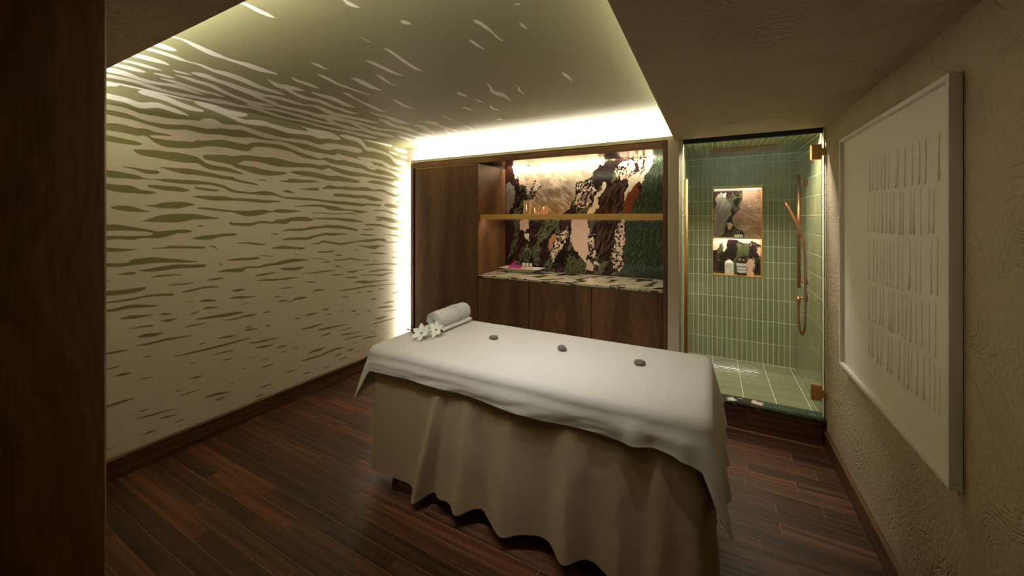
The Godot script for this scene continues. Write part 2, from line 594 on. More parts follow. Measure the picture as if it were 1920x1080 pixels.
# polished breccia marble: traced slabs of colour in a matrix of chips; area in metres
func marble_image(area: Rect2, polys: Array, w: int, h: int, seed_: int, pale: float) -> Image:
	var stone := {
		"green": Color(0.16, 0.21, 0.16), "cream": Color(0.83, 0.79, 0.70), "rust": Color(0.42, 0.21, 0.14), "umber": Color(0.20, 0.135, 0.115),
		"black": Color(0.105, 0.075, 0.07), "beige": Color(0.70, 0.63, 0.53), "taupe": Color(0.56, 0.49, 0.41), "pinkw": Color(0.82, 0.71, 0.64),
		"moss": Color(0.30, 0.335, 0.225), "peach": Color(0.66, 0.45, 0.33), "grey": Color(0.50, 0.49, 0.46), "maroon": Color(0.18, 0.085, 0.085), "rose": Color(0.66, 0.54, 0.48), "chips": Color(0.3, 0.2, 0.2)}
	var names := stone.keys()
	var ids := PackedByteArray()
	ids.resize(w * h)
	for poly in polys:
		var id: int = names.find(poly[0]) + 1
		var q := []
		for i in range(1, poly.size(), 2):
			q.append(Vector2((poly[i] / 1000.0 - area.position.x) / area.size.x * w, (1.0 - (poly[i + 1] / 1000.0 - area.position.y) / area.size.y) * h))
		for y in h:
			var xs := []
			for i in q.size():
				var a: Vector2 = q[i]
				var b: Vector2 = q[(i + 1) % q.size()]
				if (a.y > y) != (b.y > y): xs.append(a.x + (y - a.y) / (b.y - a.y) * (b.x - a.x))
			xs.sort()
			for k in range(0, xs.size() - 1, 2):
				for x in range(clampi(int(xs[k]), 0, w), clampi(int(xs[k + 1]), 0, w)): ids[y * w + x] = id
	var img := Image.create(w, h, false, Image.FORMAT_RGB8)
	var warp := noise(seed_, 5.0, FastNoiseLite.TYPE_SIMPLEX_SMOOTH, 4)
	var shard := noise(seed_ + 6, 34.0, FastNoiseLite.TYPE_CELLULAR, 1)
	shard.cellular_return_type = FastNoiseLite.RETURN_CELL_VALUE
	var chips := noise(seed_ + 1, 46.0, FastNoiseLite.TYPE_CELLULAR, 1)
	chips.cellular_return_type = FastNoiseLite.RETURN_CELL_VALUE
	var zone := noise(seed_ + 2, 2.6, FastNoiseLite.TYPE_SIMPLEX_SMOOTH, 2)
	var vein := noise(seed_ + 3, 7.0, FastNoiseLite.TYPE_SIMPLEX_SMOOTH, 3)
	var grain := noise(seed_ + 4, 60.0, FastNoiseLite.TYPE_SIMPLEX_SMOOTH, 2)
	var mix_ := [stone.black, stone.maroon, stone.moss, stone.green, stone.pinkw, stone.umber, stone.black, stone.cream, stone.moss, stone.grey]
	for y in h:
		for x in w:
			var p := Vector2(float(x) / w * area.size.x, float(y) / h * area.size.y)
			var wx := warp.get_noise_2d(p.x, p.y)
			var wy := warp.get_noise_2d(p.x + 31.7, p.y + 5.1)
			var cj := shard.get_noise_2d(p.x, p.y)
			var cg := shard.get_noise_2d(p.x + 9.3, p.y + 4.4)
			var ix := clampi(x + int(wx * 16.0 + cj * 3.5), 0, w - 1)
			var iy := clampi(y + int(wy * 16.0 + cg * 3.5), 0, h - 1)
			var id := ids[iy * w + ix]
			var diag := Vector2(p.x + p.y * 0.45, p.y - p.x * 0.45)
			var gr := grain.get_noise_2d(p.x, p.y)
			var col: Color
			if id == 0:
				var zn := zone.get_noise_2d(diag.x * 2.6, diag.y * 0.8)
				if polys.is_empty():
					var k := zn + 0.5 * vein.get_noise_2d(p.x, p.y * 3.0) + (pale - 0.5)
					col = stone.cream if k > 0.18 else (stone.pinkw if k > 0.08 else (stone.moss if k > -0.12 else stone.black))
				else:
					var c := chips.get_noise_2d(diag.x * 1.7 + wx * 0.06, diag.y * 0.85 + wy * 0.06)
					col = mix_[clampi(int((c * 0.5 + 0.5) * 10.0), 0, 9)]
					if c > -0.72: col = stone.black.lerp(stone.moss, smoothstep(0.02, 0.22, zn)).lerp(stone.maroon, smoothstep(0.05, 0.2, -zn))
					var cv := 1.0 - absf(vein.get_noise_2d(diag.x * 2.2, diag.y * 0.9)) * 16.0
					col = col.lerp(stone.pinkw, clampf(cv, 0.0, 0.6) * smoothstep(-0.2, 0.3, wx))
			elif names[id - 1] == "chips":
				var c := chips.get_noise_2d(diag.x * 1.3 + wx * 0.05, diag.y + wy * 0.05)
				col = [stone.pinkw, stone.black, stone.cream, stone.maroon, stone.grey, stone.pinkw, stone.moss, stone.black, stone.rose, stone.cream][clampi(int((c * 0.5 + 0.5) * 10.0), 0, 9)]
			else:
				col = stone[names[id - 1]]
			var kind: String = "" if id == 0 else names[id - 1]
			if kind == "green":
				var st := grain.get_noise_2d((p.x + p.y * 0.5) * 1.6, (p.y - p.x * 0.5) * 0.12)
				col = col.lerp(Color(0.42, 0.47, 0.36), clampf(st * 1.4 - 0.12, 0.0, 0.7))
			elif kind == "beige" or kind == "rose" or kind == "taupe":
				var along := p.x * 0.82 + p.y * 0.57
				var over := p.y * 0.82 - p.x * 0.57
				var ve := 1.0 - absf(vein.get_noise_2d(over * 1.1, along * 0.22)) * 8.0
				col = col.lerp(Color(0.87, 0.82, 0.74), clampf(ve, 0.0, 0.6))
				var fi := 1.0 - absf(vein.get_noise_2d(p.x * 1.5 + 7.0, p.y * 1.3)) * 22.0
				col = col.lerp(Color(0.86, 0.80, 0.72), clampf(fi, 0.0, 0.4))
				col = col.darkened(clampf(-vein.get_noise_2d(p.x * 0.8, p.y * 0.7) * 0.35, 0.0, 0.18))
			elif kind == "grey" or kind == "umber":
				col = col.lightened(clampf(vein.get_noise_2d(diag.x * 3.0, diag.y * 0.6) * 0.22, -0.1, 0.14))
			elif kind == "moss":
				col = col.lerp(stone.black, clampf(vein.get_noise_2d(diag.x * 4.0, diag.y * 2.0) * 1.2, 0.0, 0.6))
			img.set_pixel(x, y, col.lightened(gr * 0.16) if gr > 0.0 else col.darkened(-gr * 0.22))
	return img

# ------------------------------------------------------------------ shell
func build_shell():
	# mural wall: a slab with the printed paper on it
	var wl := slab("wall_left", Vector3(XL - 0.12, 0, -3.95), Vector3(XL - 0.002, 2.44, ZN), M.cream_paint)
	var c := wl.position
	var u1 := 1.0
	var zs := -3.31
	part(wl, "mural_paper", sheet_mesh(Vector3(XL, TRAY, zs) - c, Vector3(XL, TRAY, -0.84) - c, Vector3(XL, 0, -0.84) - c, Vector3(XL, 0, zs) - c, Vector2((zs + 3.45) / 2.61, 0), Vector2(1, 1), Vector3(-0.002, 0, 0)), M.mural_wall)
	# the paper goes on behind the door jamb
	part(wl, "mural_paper", sheet_mesh(Vector3(XL, TRAY, -0.84) - c, Vector3(XL, TRAY, ZN) - c, Vector3(XL, 0, ZN) - c, Vector3(XL, 0, -0.84) - c, Vector2(1, 0), Vector2(1.0 - 2.04 / 2.61, 1), Vector3(-0.002, 0, 0)), M.mural_wall)
	slab("wall_right", Vector3(XR, 0, -4.42), Vector3(XR + 0.12, 2.44, ZN), M.plaster)
	slab("wall_front", Vector3(XL, 0, ZN), Vector3(XR, 2.44, ZN + 0.1), M.plaster)
	# partition with the doorway that the room is seen through
	slab("wall_doorway", Vector3(XL, 0, -0.30), Vector3(-1.34, SOFFIT, -0.19), M.plaster)
	var jamb := struct("trim_1", cbox(Vector3(0.14, SOFFIT, 0.62), 0.004, 1, Vector2(0.4, 1.1)), M.walnut, Vector3(-1.27, SOFFIT / 2, -0.012))
	part(jamb, "door_stop", cbox(Vector3(0.012, SOFFIT, 0.05), 0.002, 1, Vector2(0.1, 0.3)), M.walnut, Vector3(0.074, 0, 0.2))
	# tray ceiling and lowered soffits
	var ce := slab("ceiling", Vector3(XL, TRAY + 0.002, -3.95), Vector3(XR, 2.46, ZN), M.cream_paint)
	c = ce.position
	part(ce, "mural_paper", sheet_mesh(Vector3(XL, TRAY, -3.45) - c, Vector3(XL, TRAY, -0.45) - c, Vector3(-0.141, TRAY, -0.45) - c, Vector3(-0.141, TRAY, -3.45) - c, Vector2(0, 0), Vector2(1, 1), Vector3(0, 0.002, 0)), M.mural_ceiling)
	part(ce, "soffit", cbox(Vector3(XR - EDGE_X, 0.03, ZN + 3.30), 0.001), M.plaster, Vector3((XR + EDGE_X) / 2, SOFFIT + 0.015, (ZN - 3.30) / 2) - c)
	part(ce, "soffit", cbox(Vector3(EDGE_X - XL, 0.03, ZN - EDGE_Z), 0.001), M.plaster, Vector3((EDGE_X + XL) / 2, SOFFIT + 0.015, (ZN + EDGE_Z) / 2) - c)
	part(ce, "cove_lip", cbox(Vector3(0.012, 0.02, 2.70), 0.001), M.plaster, Vector3(EDGE_X + 0.006, SOFFIT + 0.040, -1.949) - c)
	part(ce, "cove_lip", cbox(Vector3(EDGE_X - XL, 0.02, 0.012), 0.001), M.plaster, Vector3((EDGE_X + XL) / 2, SOFFIT + 0.040, EDGE_Z + 0.006) - c)
	# bulkhead above the cabinets with the lip that hides the cove light
	var wb := slab("wall_back", Vector3(XL, 2.172, -3.31), Vector3(-0.25, TRAY, -3.95), M.cream_paint)
	part(wb, "cove_lip", cbox(Vector3(2.74, 0.03, 0.014), 0.002), M.cream_paint, Vector3(-1.634, 2.187, ZF - 0.007) - wb.position)
	part(wb, "cove_floor", cbox(Vector3(2.74, 0.006, 0.066), 0.0), M.cream_paint, Vector3(-1.634, 2.175, -3.277) - wb.position)
	var wr := slab("wall_recess", Vector3(XL, 0, -3.31), Vector3(-3.012, 2.172, -3.95), M.cream_paint)
	part(wr, "light_lip", cbox(Vector3(0.014, 2.16, 0.014), 0.002), M.cream_paint, Vector3(-3.013, 1.09, ZF - 0.007) - wr.position)
	part(wr, "light_back", cbox(Vector3(0.006, 2.16, 0.066), 0.0), M.cream_paint, Vector3(-3.012, 1.09, -3.277) - wr.position)
	slab("wall_cabinet_back", Vector3(-3.012, 0, -3.87), Vector3(-0.32, 2.172, -3.95), M.cream_paint)
	slab("wall_partition", Vector3(-0.312, 0, ZF), Vector3(-0.228, SOFFIT, -4.42), M.cream_paint)
	# skirting boards
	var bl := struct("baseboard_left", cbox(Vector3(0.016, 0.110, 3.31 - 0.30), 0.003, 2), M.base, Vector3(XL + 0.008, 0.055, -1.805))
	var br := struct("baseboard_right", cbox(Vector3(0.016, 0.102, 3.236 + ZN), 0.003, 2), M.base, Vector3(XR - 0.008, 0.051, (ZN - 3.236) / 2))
	part(bl, "lit_cap", cbox(Vector3(0.021, 0.022, 3.01), 0.006, 2), M.walnut, Vector3(0.0025, 0.066, 0))  # paler walnut cap stands for the lit top face of the board
	part(br, "lit_cap", cbox(Vector3(0.021, 0.018, 4.43), 0.006, 2), M.walnut, Vector3(-0.0025, 0.060, 0))

# ------------------------------------------------------------------ floor
func build_floor():
	var fl := slab("floor", Vector3(XL, -0.1, -3.95), Vector3(XR, -0.0009, ZN), M.joint)
	var pitch := 0.0805
	var z := -3.236 + 0.02
	var row := 0
	while z < ZN:
		var x := XL + 0.002 - rng.randf() * 0.9 if row % 2 else XL + 0.002 - rng.randf() * 0.35
		while x < XR:
			var l := rng.randf_range(0.78, 1.15)
			var a := maxf(x, XL + 0.002)
			var b := minf(x + l, XR - 0.002)
			# planks wholly behind the doorway wall are left out of sight, the board below goes on
			if b - a > 0.05 and z < 0.6:
				var m := cbox(Vector3(b - a - 0.0028, 0.012, pitch - 0.0024), 0.0006, 0, Vector2(rng.randf() * 4.0, rng.randf() * 4.0))
				part(fl, "plank", m, M["plank%d" % (rng.randi() % 4)], Vector3((a + b) / 2, -0.006, z + pitch / 2) - fl.position)
			x += l
		z += pitch
		row += 1

# ------------------------------------------------------------------ cabinet wall
func wbox(parent: Node, called: String, a: Vector3, b: Vector3, mat: Material, grain := 1, bevel := 0.002) -> MeshInstance3D:
	var off := Vector2(rng.randf() * 0.2, rng.randf() * 0.3)
	return part(parent, called, cbox((b - a).abs(), bevel, grain, off), mat, (a + b) / 2 - parent.position)

func build_cabinets():
	var W: Material = M.walnut
	# tall cabinet
	var tall := thing("tall_cabinet", "tall walnut cabinet with one full-height door between the glowing wall gap and the niche", "cabinet", Vector3(-2.555, 0, ZF))
	wbox(tall, "side_panel", Vector3(-3.004, 0.0, ZF - 0.62), Vector3(-2.978, 2.165, ZF), W)
	wbox(tall, "side_panel", Vector3(-2.150, 0.0, ZF - 0.62), Vector3(-2.128, 2.11, ZF), W)
	wbox(tall, "back_panel", Vector3(-2.978, 0.0, ZF - 0.62), Vector3(-2.150, 2.11, ZF - 0.60), W)
	wbox(tall, "plinth", Vector3(-2.978, 0.0, ZF - 0.06), Vector3(-2.150, 0.08, ZF - 0.04), M.walnut, 0)
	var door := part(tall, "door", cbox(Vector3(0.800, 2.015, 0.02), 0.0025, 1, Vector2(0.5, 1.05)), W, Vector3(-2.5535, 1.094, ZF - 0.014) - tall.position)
	part(door, "lit_edge_strip", cbox(Vector3(0.800, 0.005, 0.020), 0.001), M.brass, Vector3(0, 1.0105, 0.003))  # brass strip stands for light caught on the door's top edge
	# surround of the niche
	var sur := thing("niche_surround", "walnut frame of the lit marble niche with its top rail and right stile", "cabinet", Vector3(-1.65, 0, ZF))
	wbox(sur, "top_rail", Vector3(-2.977, 2.112, ZF - 0.022), Vector3(-0.348, 2.165, ZF), W, 0)
	wbox(sur, "right_stile", Vector3(-0.347, 0.0, ZF - 0.60), Vector3(-0.316, 2.165, ZF), W)
	wbox(sur, "left_panel", Vector3(-2.127, 0.972, ZF - 0.58), Vector3(-2.110, 2.11, ZF - 0.002), W)
	part(sur, "top_panel", cbox(Vector3(1.762, 0.022, 0.500), 0.001), M.bronze, Vector3(-1.2285, 2.146, ZF - 0.275) - sur.position).set_meta("label", "polished bronze panel mirroring the marble")
	# base cabinets
	var xs := [-2.127, -1.539, -0.935, -0.348]
	var which := ["walnut base cabinet under the worktop beside the tall cabinet", "middle walnut base cabinet under the marble worktop", "walnut base cabinet under the worktop end nearest the shower"]
	for i in 3:
		var a: float = xs[i]
		var b: float = xs[i + 1]
		var cab := thing("base_cabinet", which[i], "cabinet", Vector3((a + b) / 2, 0, ZF), "walnut base cabinets")
		wbox(cab, "body", Vector3(a + 0.001, 0.08, ZF - 0.58), Vector3(b - 0.001, 0.940, ZF - 0.032), M.walnut)
		wbox(cab, "plinth", Vector3(a + 0.001, 0, ZF - 0.55), Vector3(b - 0.001, 0.079, ZF - 0.05), M.walnut, 0)
		part(cab, "door", cbox(Vector3(b - a - 0.006, 0.86, 0.02), 0.002, 1, Vector2([0.35, 0.95, 0.3][i], [0.6, 1.5, 2.0][i])), W, Vector3((a + b) / 2, 0.510, ZF - 0.018) - cab.position)
	var rail := single("metal_rail", "thin grey metal channel between worktop and walnut doors", "rail", cbox(Vector3(1.77, 0.008, 0.03), 0.001), M.steel, Vector3(-1.235, 0.9455, ZF - 0.024))
	# worktop, splashback, shelf
	var top := thing("worktop", "polished multicolour marble worktop in the walnut niche", "worktop", Vector3(-1.228, 0.95, ZF - 0.29))
	part(top, "slab", uv_box(Vector3(1.760, 0.021, 0.565), Vector2(1.0, 1.0)), M.marble_top, Vector3(0, 0.0105, 0.006))
	var sp := single("splashback", "polished green, maroon and cream breccia marble slab at the back of the niche", "wall panel", slab_face(Vector3(1.760, 1.199, 0.02), Vector2(-2.12, 0.95), Vector2(1.80, 1.24), Vector2(-1.228, 1.5715)), M.marble, Vector3(-1.228, 1.5715, -3.831))
	var sh := thing("niche_shelf", "brushed brass shelf spanning the marble niche", "shelf", Vector3(-1.2285, 1.562, -3.55))
	part(sh, "board", cbox(Vector3(1.760, 0.028, 0.53), 0.002, 0), M.brass, Vector3(0, 0.011, -0.002))
	part(sh, "fascia", cbox(Vector3(1.760, 0.0505, 0.012), 0.0015, 0), M.brass, Vector3(0, 0, 0.2695))

# box whose front (+z) face maps into a marble picture that covers area (org, size) in metres
func slab_face(s: Vector3, org: Vector2, size: Vector2, centre: Vector2) -> ArrayMesh:
	var m := cbox(s, 0.0)
	return with_uv(m, func(v): return Vector2((centre.x + v.x - org.x) / size.x, 1.0 - (centre.y + v.y - org.y) / size.y))

func uv_box(s: Vector3, reps: Vector2) -> ArrayMesh:
	var m := cbox(s, 0.0015)
	return with_uv(m, func(v): return Vector2((v.x / s.x + 0.5) * reps.x, (v.z / s.z + 0.5) * reps.y + v.y * 1.5))

func with_uv(m: ArrayMesh, f: Callable) -> ArrayMesh:
	var arr := m.surface_get_arrays(0)
	var pos: PackedVector3Array = arr[Mesh.ARRAY_VERTEX]
	var uv := PackedVector2Array()
	for v in pos: uv.append(f.call(v))
	arr[Mesh.ARRAY_TEX_UV] = uv
	var out := ArrayMesh.new()
	out.add_surface_from_arrays(Mesh.PRIMITIVE_TRIANGLES, arr)
	return out

# ------------------------------------------------------------------ shower
const SX0 := -0.208
const SX1 := 0.679
const SZ := -4.285
const SY0 := 0.165
const SY1 := 2.150

func tile_mesh(w: float, h: float, cache: Dictionary) -> ArrayMesh:
	var key := "%d_%d" % [int(round(w * 10000)), int(round(h * 10000))]
	if not cache.has(key): cache[key] = cbox(Vector3(w - 0.0042, h - 0.0042, 0.008), 0.0008)
	return cache[key]

func build_shower():
	var cache := {}
	var rows := [2.147, 2.080, 1.868, 1.720, 1.574, 1.427, 1.280, 1.132, 0.984, 0.777, 0.571, 0.362, 0.165]
	var pw := 0.04224
	# back wall with the niche opening
	var bw := Node3D.new()
	bw.name = "wall_shower_back"
	bw.set_meta("kind", "structure")
	add_child(bw)
	bw.position = Vector3(0.235, 0, SZ)
	var nx0 := 0.001
	var nx1 := 0.428
	var ny0 := 0.980
	var ny1 := 1.850
	for r in [[Vector3(-0.23, 0, 0), Vector3(nx0, 2.2, 0)], [Vector3(nx1, 0, 0), Vector3(XR, 2.2, 0)], [Vector3(nx0, 0, 0), Vector3(nx1, ny0, 0)], [Vector3(nx0, ny1, 0), Vector3(nx1, 2.2, 0)]]:
		var a: Vector3 = r[0]
		var b: Vector3 = r[1]
		part(bw, "backing", cbox(Vector3(b.x - a.x, b.y - a.y, 0.17), 0.0), M.grout, Vector3((a.x + b.x) / 2, (a.y + b.y) / 2, SZ - 0.0865) - bw.position)
	for j in rows.size() - 1:
		var y1: float = rows[j]
		var y0: float = rows[j + 1]
		for i in 21:
			var x := SX0 + (i + 0.5) * pw
			var yy1 := y1
			if x > nx0 and x < nx1 and y1 <= 1.87 and y0 >= 0.98: continue
			part(bw, "tile", tile_mesh(pw, yy1 - y0, cache), M.tiles[rng.randi() % 3], Vector3(x, (yy1 + y0) / 2, SZ - 0.004) - bw.position)
	# right wall, left wall
	for side in 2:
		var sw := Node3D.new()
		sw.name = ["wall_shower_right", "wall_shower_left"][side]
		sw.set_meta("kind", "structure")
		add_child(sw)
		var fx: float = [SX1, SX0][side]
		var sg: float = [1.0, -1.0][side]
		sw.position = Vector3(fx, 0, (SZ + ZF) / 2)
		var thick := 0.006 if side == 0 else 0.02
		part(sw, "backing", cbox(Vector3(thick, 2.17, 1.0), 0.0), M.grout, Vector3(fx + sg * thick / 2 - sg * 0.0034, 1.085, SZ + 0.5) - sw.position)
		for j in rows.size() - 1:
			for i in 23:
				var z := SZ + 0.004 + (i + 0.5) * 0.0424
				var t := part(sw, "tile", tile_mesh(0.0424, rows[j] - rows[j + 1], cache), M.tiles[rng.randi() % 3], Vector3(fx - sg * 0.0035 + sg * 0.002, (rows[j] + rows[j + 1]) / 2, z) - sw.position)
				t.rotation.y = PI / 2
	# floor and ceiling of the shower
	for lev in 2:
		var fy: float = [SY0, SY1][lev]
		var n := Node3D.new()
		n.name = ["floor_shower", "ceiling_shower"][lev]
		n.set_meta("kind", "structure")
		add_child(n)
		n.position = Vector3(0.235, fy, (SZ + ZF) / 2)
		var deep := 0.962 if lev == 1 else 1.0
		part(n, "backing", cbox(Vector3(0.90, 0.05 if lev == 1 else 0.14, deep), 0.0), M.grout, Vector3(0, (0.0285 if lev == 1 else -0.0712), SZ + deep / 2 - 0.024 * lev - n.position.z))
		if lev == 1: part(n, "slot_top", cbox(Vector3(0.90, 0.02, 0.05), 0.0), M.grout, Vector3(0, 0.038, -3.335 - n.position.z))
		if lev == 0:
			for i in 6:
				var a := maxf(-0.204 + (i - 1) * 0.21 + 0.21, SX0)
				var x0 := maxf(SX0, -0.204 + i * 0.21 - 0.0)
				var x1 := minf(SX1 - 0.004, x0 + 0.21)
				if x1 - x0 < 0.02: continue
				for k in 22:
					var t := part(n, "tile", tile_mesh(x1 - x0, 0.0424, cache), M.tiles[rng.randi() % 3], Vector3((x0 + x1) / 2 - n.position.x, -0.003, SZ + 0.01 + (k + 0.5) * 0.0424 - n.position.z))
					t.rotation.x = PI / 2
		else:
			for i in 21:
				for k in 5:
					var t := part(n, "tile", tile_mesh(pw, 0.187, cache), M.tiles[rng.randi() % 3], Vector3(SX0 + (i + 0.5) * pw - n.position.x, 0.005, SZ + 0.002 + (k + 0.5) * 0.187 - n.position.z))
					t.rotation.x = PI / 2
	# lintel coloured black to stand for a shadow gap; sill and riser
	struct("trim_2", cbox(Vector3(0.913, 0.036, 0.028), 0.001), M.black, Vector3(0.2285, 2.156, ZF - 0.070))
	var sill := single("shower_sill", "dark green and cream marble sill across the shower entrance", "sill", uv_box(Vector3(0.911, 0.022, 0.135), Vector2(1.0, 1.0)), M.marble_sill, Vector3(0.2285, 0.171, ZF - 0.0655))
	single("sill_riser", "dark timber riser board below the marble shower sill", "board", cbox(Vector3(0.895, 0.16, 0.05), 0.002, 0), M.base, Vector3(0.2195, 0.08, ZF - 0.03))
	# glass door
	var d := thing("shower_door", "frameless clear glass shower door with brass hinges and a long brass handle", "glass door", Vector3(0.22, 0.184, ZF - 0.035))
	part(d, "pane", cbox(Vector3(0.886, 1.925, 0.008), 0.0), M.glass, Vector3(0, 0.963, 0))
	for x in [-0.4435, 0.4435]:
		part(d, "polished_edge", cbox(Vector3(0.0012, 1.925, 0.0078), 0.0), M.glass_edge, Vector3(x, 0.963, 0))
	for y in [2.003, 0.353]:
		var hg := part(d, "hinge", cbox(Vector3(0.058, 0.105, 0.034), 0.003), M.brass, Vector3(0.412, y - 0.184, 0))
		part(hg, "wall_leaf", cbox(Vector3(0.018, 0.05, 0.03), 0.001), M.brass, Vector3(0.038, 0, 0))
	var hb := part(d, "handle", tube([Vector3(-0.399, 0.24, 0.045), Vector3(-0.399, 1.668, 0.045)], 0.0135, -1, 20), M.brass)
	for y in [0.45, 1.46]:
		part(hb, "standoff", tube([Vector3(-0.399, y, 0.004), Vector3(-0.399, y, 0.04)], 0.007, -1, 12), M.brass)

# ------------------------------------------------------------------ massage table
const TX0 := -1.80
const TX1 := 0.0
const TZ0 := -2.34
const TZ1 := -1.56
const TY := 0.80

# point on a rounded rectangle of half sizes a, b (corner r) at arc length fraction s; front-left corner first, along the front to the right
func rim(s: float, a: float, b: float, r: float) -> Array:
	var lx := 2.0 * (a - r)
	var lz := 2.0 * (b - r)
	var q := PI * r / 2.0
	var total := 2.0 * (lx + lz) + 4.0 * q
	var d := fposmod(s, 1.0) * total
	var segs := [[lx, 0], [q, 1], [lz, 2], [q, 3], [lx, 4], [q, 5], [lz, 6], [q, 7]]
	for g in segs:
		if d <= g[0] or g[1] == 7:
			var t: float = d / g[0]
			match g[1]:
				0: return [Vector2(-a + r + d, b), Vector2(0, 1)]
				1: return arc(Vector2(a - r, b - r), r, PI / 2, 0, t)
				2: return [Vector2(a, b - r - d), Vector2(1, 0)]
				3: return arc(Vector2(a - r, -b + r), r, 0, -PI / 2, t)
				4: return [Vector2(a - r - d, -b), Vector2(0, -1)]
				5: return arc(Vector2(-a + r, -b + r), r, -PI / 2, -PI, t)
				6: return [Vector2(-a, -b + r + d), Vector2(-1, 0)]
				7: return arc(Vector2(-a + r, b - r), r, PI, PI / 2, minf(t, 1.0))
		d -= g[0]
	return [Vector2(-a + r, b), Vector2(0, 1)]

func arc(c: Vector2, r: float, a0: float, a1: float, t: float) -> Array:
	var n := Vector2.from_angle(lerpf(a0, a1, t))
	return [c + n * r, n]

func bump(x: float, c: float, w: float) -> float:
	return exp(-pow((x - c) / w, 2.0))

